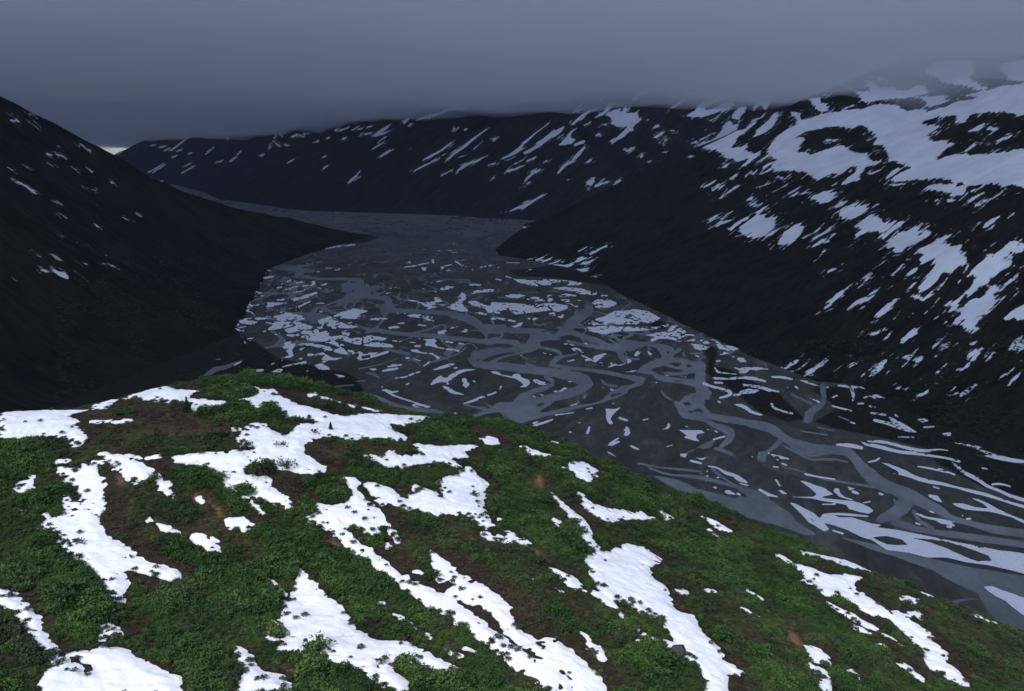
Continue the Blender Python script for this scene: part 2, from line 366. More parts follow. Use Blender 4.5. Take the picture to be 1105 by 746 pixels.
# river arms and washes on the valley floor
WATER = '''@380,220
L 1080,230,12 1000,250,16 930,280,50 940,320,60 980,350,40 960,400,30 1000,440,20 1060,460,14; L 0,205,20 90,200,26 200,230,20 330,215,12; L 420,340,16 480,330,14 520,325,8
@380,310
L -60,-10,60 40,30,110 120,20,50 200,0,30; L 40,60,70 20,110,40; L 100,60,40 200,80,30 270,110,60 240,160,60 220,190,30; L 240,165,40 400,180,34 560,185,28 700,195,34 800,220,50 880,240,60 940,280,60 980,310,55 1050,340,50 1105,360,50; L 250,190,30 220,260,20 180,300,30; L 160,310,30 280,340,26 440,355,30 600,365,30 720,380,30 850,390,30 980,405,36 1105,400,40; L 440,350,18 520,330,14 620,300,12; L 240,460,14 330,480,20 430,500,24; L 50,610,10 150,590,10 260,560,10 350,525,10; L 100,640,14 160,650,24 210,680,16; L 400,520,14 480,560,12 520,600,16 560,570,14 650,545,16 740,515,12 800,490,12 850,450,16; L 1120,465,40 1000,490,60 920,520,70 900,550,60 950,575,60 1040,590,50 1110,595,50
@230,220
L 1105,590,60 1040,660,60 1000,720,60; L 430,450,40 480,470,40 600,490,30 660,500,50 620,540,40; L 660,500,40 760,500,20; L 660,540,20 800,560,16 950,560,20 1105,570,30; L 450,440,20 600,470,16 750,450,10
@530,330
L 720,-10,60 730,40,60 650,90,76 590,140,76 560,190,70 500,225,60 420,235,50 340,240,90 310,290,100 250,320,60 120,335,36 0,355,40 -80,385,50; L 240,350,16 120,375,20 60,395,20 0,420,20; L -40,150,40 60,175,40 180,185,40 300,190,40 400,200,50; L -40,275,36 80,265,34 200,280,50; L 360,310,16 430,320,24 490,340,24 520,370,20 490,400,36 450,430,36; L 440,440,30 540,460,26 680,475,26 800,490,26 920,510,28 1020,535,26 1105,560,40; L 480,390,30 560,375,14 640,360,12; L 600,200,40 700,235,36 800,265,40 870,300,40 950,310,50 1050,305,40 1120,300,30; L 560,265,20 680,290,24 800,310,30 900,320,30 960,340,50 970,380,40 1000,420,30; L 970,375,20 1050,395,16 1110,400,14; L 0,440,50 120,455,60 260,475,60 400,490,60 520,510,70 620,530,80 700,570,110 680,610,80 600,650,70 480,680,60 360,710,60 260,735,90; L 400,535,30 450,555,40 450,590,30 380,620,40 290,650,40 230,690,60 200,740,90; L 820,555,14 860,590,14 940,600,20; L 230,380,12 270,400,14 260,430,14 330,450,10
@530,410
P -20,235 30,200 60,165 150,165 195,140 205,100 260,100 265,130 330,130 360,135 480,105 600,70 690,50 760,30 800,10 760,40 700,80 640,110 540,125 470,155 440,190 380,220 340,240 400,245 520,215 640,190 760,175 830,150 880,100 930,75 1000,50 1080,40 1105,20 1105,45 1030,70 1010,100 940,130 850,165 750,190 640,215 520,250 400,275 300,300 230,325 120,320 60,310 100,280 60,240 -20,250; L 700,110,24 690,140,14; L 640,160,16 655,170,12; L 690,480,6 720,420,12
@380,380
L 1105,400,60 1040,430,40 960,460,30 900,480,20; L 830,390,16 900,410,20 1000,425,24; L 990,380,10 1040,410,20; L -20,305,10 100,320,20 200,350,40 260,380,40 380,410,20 480,430,30 600,440,30 700,455,20 760,465,14; L 20,220,8 100,215,10
@670,310
L -20,400,30 60,410,30 200,425,30 330,450,40 380,470,40; L 310,460,50 330,520,40 400,540,30 520,560,24 620,570,20; L 440,460,30 380,500,30 340,530,40; L 20,380,20 80,360,20
@670,390
L 340,-30,50 300,10,60 260,20,60 170,60,50 130,80,24; L 130,75,20 240,90,30 280,120,40 380,140,40 480,150,40 560,170,60; L 340,-10,40 450,0,24 540,20,30 580,40,50; L 330,90,24 430,95,24 500,75,40 570,50,60 600,30,50; L 590,30,80 590,120,80 600,200,90 640,260,80; L 600,280,100 520,310,130 480,350,120 470,390,70 540,410,60; L 540,400,50 660,410,50 780,430,50 900,450,50 1000,480,50 1105,500,60; L 400,300,20 440,340,50; L 600,340,40 660,390,30; L 520,420,20 620,440,30 700,480,40 780,510,60 820,550,60 790,600,50 740,640,30; L 700,650,24 800,680,24 830,700,20; L 600,640,30 660,620,40 700,580,20; L 590,640,10 500,680,8; L -20,105,20 80,115,20 160,130,24 150,160,30 80,185,24 0,210,40 -40,240,30; L 300,215,12 330,260,16 380,290,14; L 260,320,10 270,350,12
@800,470
L 350,40,60 430,80,90 520,110,100 650,110,70 780,120,70 840,170,70 900,240,80 960,310,90 1040,360,90 1105,400,80; L 300,30,30 250,80,30 190,130,40 150,160,90; L 320,80,14 420,130,20 520,180,20 680,180,20 800,200,14; L 300,230,10 450,270,14 560,310,14 700,340,16 900,370,16 1050,395,16; P -20,410 60,410 130,440 210,480 280,530 350,570 410,640 500,700 560,745 480,745 380,710 200,650 0,590 -60,560
@800,380
L 0,520,40 100,530,40 200,560,60 280,610,60 350,660,60 430,700,70; L 610,250,50 610,300,44 620,350,30 600,390,40 550,420,50 510,460,60 490,510,60; L 370,310,14 440,350,18 530,390,20; L 720,480,14 800,510,14; L 560,560,10 700,590,12; L 440,590,10 640,620,10
@940,490
L -20,140,90 60,210,90 150,250,80 260,300,100 330,330,90 420,380,80 520,430,60 600,480,40 750,520,40 900,560,60 1105,590,60 1200,600,60; L 280,330,100 230,400,110 160,450,90 60,490,60; L 160,500,60 300,550,50 450,580,40 600,600,50 800,630,50 1105,670,50 1300,695,50; L 320,430,36 360,500,28 460,560,28; L 170,340,20 190,380,20 150,440,14
@670,470
L 130,210,14 300,240,14 450,255,16 600,270,14; L 200,240,16 350,290,16 550,310,26 700,340,26 850,380,26 950,400,26; L 680,250,14 780,330,20 900,400,30 1000,430,30; P 240,300 320,310 420,330 520,370 560,400 700,430 850,470 970,470 930,440 1000,400 1105,460 1105,660 900,600 700,540 560,480 420,420; P 520,180 600,215 500,190
@805,450,3.683
P 330,460 390,480 480,500 560,520 640,530 760,570 900,600 1060,625 1200,650 1200,800 1000,760 930,700 880,690 740,610 600,560 480,520 400,490
@0,0,1
P 1040,620 1120,632 1120,700 1080,680
@230,320
P -100,600 0,530 100,510 230,470 180,515 80,545 0,580 -60,610
@310,400
L 320,130,14 400,115,16 500,108,10'''
WATER_ISLES = '''@530,330
P 20,375 120,350 240,342 120,366 60,378; P 480,235 580,220 660,240 560,255; P 370,290 440,262 540,275 540,300 480,320 420,312; P 180,240 220,212 270,225 270,250 230,262 190,255; P -20,205 60,210 110,225 180,255 80,250 -20,240; P 430,200 470,180 510,195 460,215; P 360,185 410,185 400,200 370,198
@530,410
P 340,180 400,170 380,195 350,200; P 890,110 960,95 980,105 900,130
@670,390
P 460,310 510,305 520,325 480,335; P 380,150 450,135 460,150 400,155
@670,470
P 570,400 650,405 780,430 880,450 940,465 930,440 880,420 800,410; P 440,340 560,350 740,380 850,400 740,400 560,375
@380,310
P 50,85 110,80 240,100 250,130 160,130 60,115; P 140,45 190,45 180,65 150,65; P 0,20 20,30 10,50 0,50
@800,470
P 390,150 460,165 440,180 400,170'''
# named snow on the valley floor, then the countless rest
FLOOR_SNOW = [
 ('wide pale snow sheet filling the river flats at the foot of the dark right slope', '''@530,330
P 660,135 740,120 770,100 830,85 880,60 920,40 1000,35 1065,25 1110,30 1180,45 1230,75 1270,95 1200,130 1100,140 960,145 860,140 740,150; P 700,160 850,150 960,155 1105,155 1280,160 1220,180 1100,190 960,195 850,215 760,200 690,175'''),
 ('snow apron tucked into the right slope corner beside the pale sheet', '''@670,310
P 180,360 260,340 340,330 370,295 400,275 450,300 500,335 555,345 540,375 560,400 520,410 470,405 430,410 390,395 340,385 280,390 230,410 220,390 250,370; P 520,420 600,430 670,450 640,470 590,475 540,455; P 700,410 760,425 830,440 880,460 850,495 790,500 730,510 700,480 720,455; P 585,380 640,400 680,420 620,425 590,405; P 300,285 350,270 370,285 330,300'''),
 ('small four sided snow field between the slope foot and a river arm', '''@530,240
P 745,600 800,570 880,575 945,605 900,630 830,645 790,650 770,620'''),
 ('banded snow flats in mid valley below the slope corner', '''@530,240
P 0,595 120,600 240,610 360,605 480,600 600,605 655,625 640,655 560,650 500,670 440,660 360,670 280,680 180,690 130,660 60,660 -20,650; P 100,545 180,530 260,545 200,570 120,560; P 255,575 320,555 420,555 470,575 440,595 330,590; P 520,575 640,575 690,585 600,600 540,595; P 480,535 560,530 640,545 620,560 520,560
@380,310
P 850,100 920,100 980,130 1105,150 1105,200 1010,195 1000,170 950,150 900,140 870,120; P 900,190 960,185 1030,205 960,210; P 870,45 940,20 1060,15 1060,35 960,40 900,55'''),
 ('striped snow belt just under the dark bank at the slope corner', '''@530,240
P 160,420 300,430 420,425 560,430 640,445 690,455 650,475 560,470 460,475 380,470 310,440 360,480 280,470 200,450; P 430,490 520,480 640,490 760,505 830,520 780,535 680,525 560,510; P 620,520 700,525 790,540 740,545 650,535'''),
 ('speckled snow plain on the left side of the river flats', '''@230,320
P 380,190 500,190 620,185 720,215 780,245 860,270 940,285 1000,300 1060,330 1105,345 1105,370 1030,350 960,330 880,330 800,340 700,330 640,320 560,300 480,290 400,280 360,270 400,240 430,215; P 525,325 600,325 620,350 590,400 600,440 570,460 550,420 520,390; P 630,350 740,350 860,370 900,400 960,380 1020,440 960,430 900,415 800,390 720,370 640,370; P 440,150 500,140 560,120 600,130 650,140 690,170 640,185 560,180 480,185; P 300,165 380,145 440,150 440,165 330,180'''),
 ('snow fan narrowing to a point left of the mid valley channels', '''@230,320
P 780,180 860,150 920,160 950,190 1000,210 1090,225 1040,240 940,240 860,225 800,205; P 890,145 960,115 1040,95 1105,100 1105,130 1060,170 980,165 930,170
@380,310
P -5,155 60,165 130,185 60,200 30,240 0,230'''),
 ('snow scrap with a long thin tail on the gravel bar in mid valley', '''@380,310
P 475,380 550,390 610,385 630,405 620,420 640,445 700,455 800,470 800,485 700,470 630,455 580,440 540,445 540,420 560,400'''),
 ('wavy snow ribbon below the scrap with the long tail', '''@380,310
P 435,460 480,465 520,485 600,490 640,510 660,535 640,540 600,505 520,495 450,485'''),
 ('arrow shaped snow bank on the gravel near the hill crest', '''@380,310
P 580,735 600,700 640,670 670,660 690,680 740,645 800,620 850,610 930,615 850,630 800,650 760,675 700,710 640,715
@380,380
P 670,250 720,265 770,295 840,320 760,315 700,290'''),
 ('long snow streak on gravel just beyond the hilltop snow sheet', '''@380,380
P 210,285 250,275 300,295 360,285 340,300 290,310 380,345 450,370 520,390 590,410 560,418 480,395 460,405 540,415 470,415 440,395 480,385 380,355 300,330 250,300'''),
 ('comma shaped snow patch at the end of a thin white line in mid valley', '''@530,330
P 0,490 80,515 160,530 160,515 210,505 235,540 280,555 295,580 260,610 210,610 240,590 220,570 180,545 90,525'''),
 ('slanted oblong snow patch between two right hand channels', '''@530,330
P 740,410 780,370 840,355 875,355 850,375 810,400 780,425'''),
 ('upright horn shaped snow patch on bare gravel beyond the brow', '''@530,410
P 850,215 920,220 970,205 930,240 900,270 890,300 910,330 880,330 860,300'''),
 ('spiky snow splash on bare gravel below the right channels', '''@670,390
P 430,510 480,515 550,515 600,515 625,535 570,545 560,570 590,600 550,595 500,580 465,570 490,555'''),
 ('hooked white snow line beside the right channel bend', '''@670,390
L 615,165,14 680,190,18 760,210,18 820,235,24 790,260,20 735,275,14'''),
 ('spindle shaped snow bank with a dark hole near the right river bank', '''@800,470
P 360,500 400,510 460,540 540,580 600,640 660,700 620,720 570,690 540,670 500,650 450,590 420,560'''),
 ('forked snow bank of several white tongues above the spindle bank', '''@800,470
P 430,335 480,345 540,370 620,395 660,425 690,440 600,460 620,470 720,480 830,490 900,510 960,540 985,565 950,585 890,575 800,550 780,520 700,505 600,490 520,470 400,465 380,460 540,460 560,440 530,410 490,380; P 685,415 700,390 730,400 735,430 770,460 850,485 800,480 730,460'''),
 ('longest snow bar, beside the near river arm at right with a dark lens in it', '''@805,450,3.683
P 330,400 420,400 500,425 540,430 520,440 600,450 700,470 800,490 900,510 1000,530 1080,540 1190,560 1190,650 1060,612 960,590 880,580 800,560 720,560 640,540 560,530 500,490 460,480 400,450 340,430 400,440'''),
 ('snow triangle on the near river bank at the right edge', '''@940,570
P 840,440 900,435 960,460 1050,490 1200,540 1200,700 1050,590 1000,545 930,510 870,470'''),
 ('long straight snow streak crossing the right gravel flats', '''@940,490
P 60,60 130,75 200,100 260,125 300,150 360,175 440,195 540,215 640,245 740,265 860,295 960,330 1050,360 1200,400 1200,425 1050,380 950,345 860,320 740,290 640,260 520,235 440,225 360,205 280,175 200,155 140,145 210,150 190,125 120,90'''),
 ('forked snow tongue at the right edge below the straight streak', '''@940,490
P 730,325 800,340 870,370 940,410 1050,460 1200,520 1200,550 1050,475 960,450 880,430 780,425 700,415 640,395 600,370 680,370 780,400 880,410 830,370'''),
 ('upper thin white line that turns sharply towards the right edge', '''@940,400
L 0,555,20 80,575,26 200,605,22 280,615,24 400,630,18 560,655,16 660,680,18; L 600,690,14 640,715,20 690,760,26 790,810,30 860,860,22 960,900,20 1050,940,24 1250,1000,24; L 0,530,14 80,530,16 200,560,22 320,590,24 420,600,20 500,590,12 580,598,8'''),
 ('jagged snow wedge at the foot of the right slope by the right edge', '''@940,400
P 585,535 700,545 830,570 790,585 850,600 950,630 1050,655 1200,680 1200,700 1050,685 960,670 880,650 830,635 880,630 800,600 780,580 680,555'''),
]
FLOOR_HOLES = '''@805,450,3.683
P 655,482 740,488 820,502 900,528 960,553 975,572 920,575 870,557 800,524 740,502; P 500,480 560,476 620,490 640,510 560,508
@800,470
P 510,620 540,618 565,640 530,645'''
FLOOR_FLECKS = '''@230,220
L 310,395,12 380,385,14 460,370,14; L 590,400,10 630,385,20 660,375,14; L 320,575,14 345,570,14; L 380,555,16 440,545,20; L 345,520,14 390,515,14; L 400,495,12 430,500,12; L 410,645,12 500,625,16 590,605,12; L 520,650,10 620,620,14 740,610,10; P 715,580 765,575 765,605 735,605; P 795,605 880,580 860,605 820,615; P 765,620 815,625 800,640; L 510,600,10 580,570,16; L 620,590,12 680,580,16; L 560,670,14 660,650,14 740,630,12; L 600,720,16 700,690,24 770,665,20; L 470,720,14 560,710,14 640,705,14; L 910,495,12 950,488,12; L 770,505,10 800,510,10; L 835,480,8 890,480,8; L 130,660,16 160,660,14; L 220,650,12 270,675,10; L 160,745,20 280,738,14; L 750,340,10 850,330,12 950,315,14 1060,305,10
@230,320
P 95,80 170,55 240,45 300,65 290,80 200,75 130,85; P 700,420 760,430 820,415 860,440 900,460 960,480 900,475 840,480 800,470 830,440 760,440 700,450; P 80,175 200,160 210,165 100,185; P 105,195 200,175 280,180 340,190 300,215 220,205 180,230 130,220; L 120,225,14 200,255,16; L 660,500,20 690,490,16; L 520,525,14 680,490,10; P 430,565 480,540 530,540 500,570; L 325,555,20 375,550,14; P 755,515 800,500 850,520 870,545 830,550 790,545; P 900,580 960,590 1000,600 940,605; L 150,355,10 185,330,12; L 210,295,12 240,350,10; L 300,370,10 360,375,12; L 400,75,12 500,55,12; L 640,80,14 720,35,16; L 780,125,16 820,110,14; P 1060,455 1105,440 1105,470 1080,470; P 1000,400 1105,410 1105,425 1010,415; P 150,520 170,500 230,470 200,500; L 430,510,10 450,500,12; L 510,475,10 525,480,10; L 640,465,12 660,470,12; L 690,555,10 715,560,8; L 500,85,10 505,80,8; L 650,230,8 690,235,8; L 20,470,10 100,465,8
@380,220
P 400,435 440,425 435,445 410,450; L 385,475,8 480,460,12 570,440,8; L 600,420,20 605,440,16; P 510,475 555,475 545,505 525,495; L 630,375,14 635,390,14; P 655,465 690,465 680,490 660,490; L 690,465,8 740,455,8; L 700,497,14 760,490,14; L 770,430,16 830,465,20 880,485,16 905,495,10; L 790,425,6 860,418,6; L 590,590,12 700,570,10; L 660,635,14 720,625,30 790,595,14 820,585,8; L 520,635,10 550,640,10; L 950,475,10 1080,455,10; L 1080,560,10 1110,575,12; L 250,670,10 300,660,10; L 260,635,8 350,620,10; L 620,655,12 630,660,10; L 350,670,12 360,668,10; L 870,605,10 960,605,10; L 430,380,8 445,375,8; L 80,530,10 100,530,8; L 690,85,8 760,82,10
@380,310
P 390,95 470,95 520,115 580,110 600,80 640,70 680,105 620,125 590,140 640,145 560,170 540,145 500,120; P 725,130 770,115 770,85 820,40 855,60 850,90 820,110 830,130 860,165 860,185 800,180 740,165 690,145; P 620,125 720,130 680,140 620,135; P 400,210 470,200 560,210 600,220 600,235 625,250 600,260 560,250 540,235 480,230 430,225; P 250,310 290,285 340,290 365,305 300,310 270,320; L 330,270,10 390,270,10; P 630,340 660,320 700,310 760,290 820,285 770,305 720,315 700,345 650,355; L 760,265,14 770,260,12; P 770,330 830,325 850,310 870,335 800,340; L 475,280,12 550,288,12; L 210,237,10 270,238,8; L 690,405,14 750,415,14; L 790,420,14 830,425,10; L 470,440,20 510,440,16; L 50,525,16 110,500,14 190,490,14; L 140,515,10 230,495,8; P 215,625 260,610 340,600 350,610 290,625 230,635; L 290,580,12 370,580,14; L 320,680,8 400,670,12 460,645,14 510,630,10; P 590,620 650,595 730,570 775,570 740,590 690,605 620,620; L 760,605,14 785,600,10; L 400,530,16 430,530,14; L 450,535,12 510,550,8; L 530,590,16 580,560,12; P 0,380 60,370 140,360 200,370 260,380 240,400 160,395 100,420 200,410 300,430 310,450 240,450 150,445 80,440 0,410; L 290,400,10 420,410,12 480,415,6; P 0,290 50,300 0,300; P 1030,225 1105,235 1105,245 1060,245; L 330,195,8 400,200,8
@380,380
P 820,195 845,195 860,225 880,240 850,270 825,250; L 905,215,16 915,225,14; L 400,245,14 430,232,10; P 820,385 880,365 960,330 1050,305 1090,290 1070,310 980,345 900,375 830,390; P 1035,150 1060,140 1105,155 1105,175 1060,165; L 260,110,14 350,100,12; L 215,262,10 235,260,10; L 705,225,12 715,240,10
@530,240
L 220,380,10 300,350,10; L 110,405,14 150,415,10; P 420,680 480,665 500,700 440,700; L 0,715,20 100,725,20 180,740,16; L 820,548,16 870,548,10; L 35,425,10 80,430,12; L 45,335,10 60,340,10; L 80,300,10 220,305,10; L 0,505,12 30,500,10; L 420,548,10 450,545,10; L 280,720,12 330,735,10
@530,330
P 140,150 180,150 210,125 240,128 220,155 180,165; P 590,320 640,310 670,330 730,345 660,360 630,350; L 575,415,10 620,405,10; L 870,460,8 930,440,14; P 1060,370 1105,340 1105,375 1080,380; L 690,280,16 720,285,12; L 275,95,20 350,100,16; L 540,285,8 620,295,8; L 225,370,10 230,378,8; L 340,355,10 350,362,8; L 820,443,8 835,447,8; L 10,658,10 60,630,10 75,600,8; L 380,350,8 450,370,10; L 100,105,14 20,100,14; L 640,140,8 690,130,8
@670,310
P 690,550 750,540 740,560 770,575 710,555; P 820,520 870,510 930,535 935,560 880,560 870,535; P 805,590 870,600 920,615 1000,600 1040,605 1020,630 960,615 930,645 880,645 880,620; L 700,600,16 720,630,16 760,640,10 860,650,10; L 690,680,20 800,685,16 900,675,24 1000,685,24 1080,705,12; L 700,712,16 760,715,14; P 95,505 125,475 150,480 145,510 110,515; P 190,475 215,480 235,510 220,522 205,495; L 540,500,10 580,520,12; L 260,715,10 270,712,10
@670,390
P 830,255 880,225 950,205 1030,215 1000,240 920,245 860,265; L 910,180,14 1000,185,18 1060,200,22 1110,220,20; L 725,300,14 740,310,10; P 835,320 900,320 940,340 980,370 1060,400 1040,408 960,385 910,350; P 355,460 370,480 350,505 310,510 340,495; L 165,440,10 205,430,10; P 35,490 60,500 72,535 50,560 20,555 45,530; L 690,585,14 740,570,12 775,560,14; L 700,520,14 720,530,14; P 440,690 495,690 480,720 450,710; L 340,640,8 385,625,6; P 540,715 600,725 660,710 620,730 610,740; L 70,630,8 100,650,8 135,660,6; L 480,487,8 500,490,8; L 640,510,8 655,508,8
@530,410
P 940,350 990,375 1010,345 1035,375 1020,415 985,415 1000,385; L 955,285,18 1015,305,14; P 705,405 725,350 740,345 735,380 725,405; L 300,350,12 380,325,18 460,297,12; L 315,325,14 350,315,10; L 480,265,10 620,245,8; L 705,220,10 755,210,10; L 580,392,14 600,392,12; P 865,490 900,470 950,455 960,465 900,495; L 880,480,10 950,435,12; L 870,540,10 930,575,8; L 1040,490,10 1100,520,8; L 590,195,8 640,180,8; L 905,180,10 915,178,8
@670,470
P 450,140 495,140 480,165 455,160; L 520,190,16 600,210,14; L 650,230,12 720,245,14 780,280,24 850,300,24; P 830,285 880,300 940,345 950,360 880,345 850,325; L 890,360,10 950,375,8; L 1030,405,14 1105,450,20
@800,470
L 135,405,14 200,440,20 270,460,10; P 245,325 265,330 300,385 280,380; P 275,410 300,410 345,440 310,440; L 235,235,12 280,240,10; L 470,290,16 570,310,14 700,330,12; L 830,420,24 870,435,20; L 905,505,10 965,495,10; L 1030,435,14 1050,445,12; L 680,710,14 760,735,18; L 640,585,8 760,590,20 940,605,10; L 600,515,8 700,515,10; L 710,70,14 800,75,30 900,95,24; P 880,40 960,70 1040,85 1105,110 1000,95 920,75; L 940,45,10 1105,60,12; L 945,200,10 1000,190,14 1030,170,12; L 260,180,10 280,185,8; L 300,210,12 340,225,10; L 200,135,10 210,130,8
@940,400
P -5,315 40,320 100,335 30,330; P 130,340 170,360 220,385 280,420 350,465 280,460 180,430 100,400 30,380 40,370 150,390; L 200,495,8 320,500,10; L 180,330,16 200,345,10; P -5,190 60,180 120,190 210,225 150,220 80,205 20,215; P 290,280 350,280 380,300 340,295; P 345,365 390,355 430,375 380,390; L 390,425,12 470,420,12; P 570,355 640,330 700,335 760,350 820,385 800,395 720,370 640,360; P 860,410 920,400 1000,390 1050,405 1160,430 1160,500 1050,480 990,490 960,440 900,420; P 660,430 720,400 740,410 700,440; P 530,470 600,460 590,490 540,490
@940,490
L 350,95,10 440,110,14 520,130,10 610,150,8; P 320,440 370,450 420,470 520,485 630,510 540,510 440,490 380,475; L 330,515,14 365,530,14; L 710,487,16 740,485,14; L 660,460,14 685,462,12; L 565,545,12 600,550,10; L 440,430,14 470,440,10; L 60,295,14 90,305,12; L 460,245,12 510,260,10; L 825,105,12 865,115,10; L 900,230,16 960,225,14 1040,245,10
@800,380
L 0,65,30 30,60,20; L 0,125,16 120,125,26 200,130,8; L 0,190,24 100,195,16 180,220,10; L 20,245,14 140,265,20 280,298,12; L 220,188,10 300,190,18 380,205,12; P 710,210 760,185 800,200 815,220 770,225; L 720,250,14 800,260,20 900,265,12; L 820,270,24 835,330,20 830,365,14; L 900,260,30 1000,270,14; L 905,345,12 960,330,16 1060,325,20 1105,340,26; P 0,395 40,405 70,440 160,470 110,470 50,440; L 225,385,14 240,415,16 300,440,14 380,460,14; L 675,403,10 820,440,12; L 965,455,14 1075,470,16; L 990,510,24 1105,535,20; L 955,405,14 1000,415,12; L 870,385,16 910,385,12; L 815,525,12 850,535,10; L 680,340,14 715,325,14; L 400,255,16 415,270,14; L 440,215,10 490,222,10'''
FLOOR_SCRUB = '''@0,0,1
P -80,520 -80,370 60,390 150,340 190,300 230,272 280,270 300,283 278,308 252,328 246,350 270,366 300,386 340,396 372,402 385,408 392,420 380,440 300,440 60,490; P 755,372 775,376 770,395 790,400 812,412 840,424 862,446 868,452 850,456 820,446 795,424 772,410 762,402 765,390; P 875,420 920,415 985,445 1050,470 1120,480 1120,500 1050,490 990,482 950,472 900,462 880,455 905,440; P 550,292 560,298 600,300 640,306 660,310 650,300 600,286 570,290; P 1000,480 1120,505 1120,540 1060,525 1010,500; P 370,255 392,252 410,256 395,262 370,264; P 700,340 720,350 715,356 702,352'''
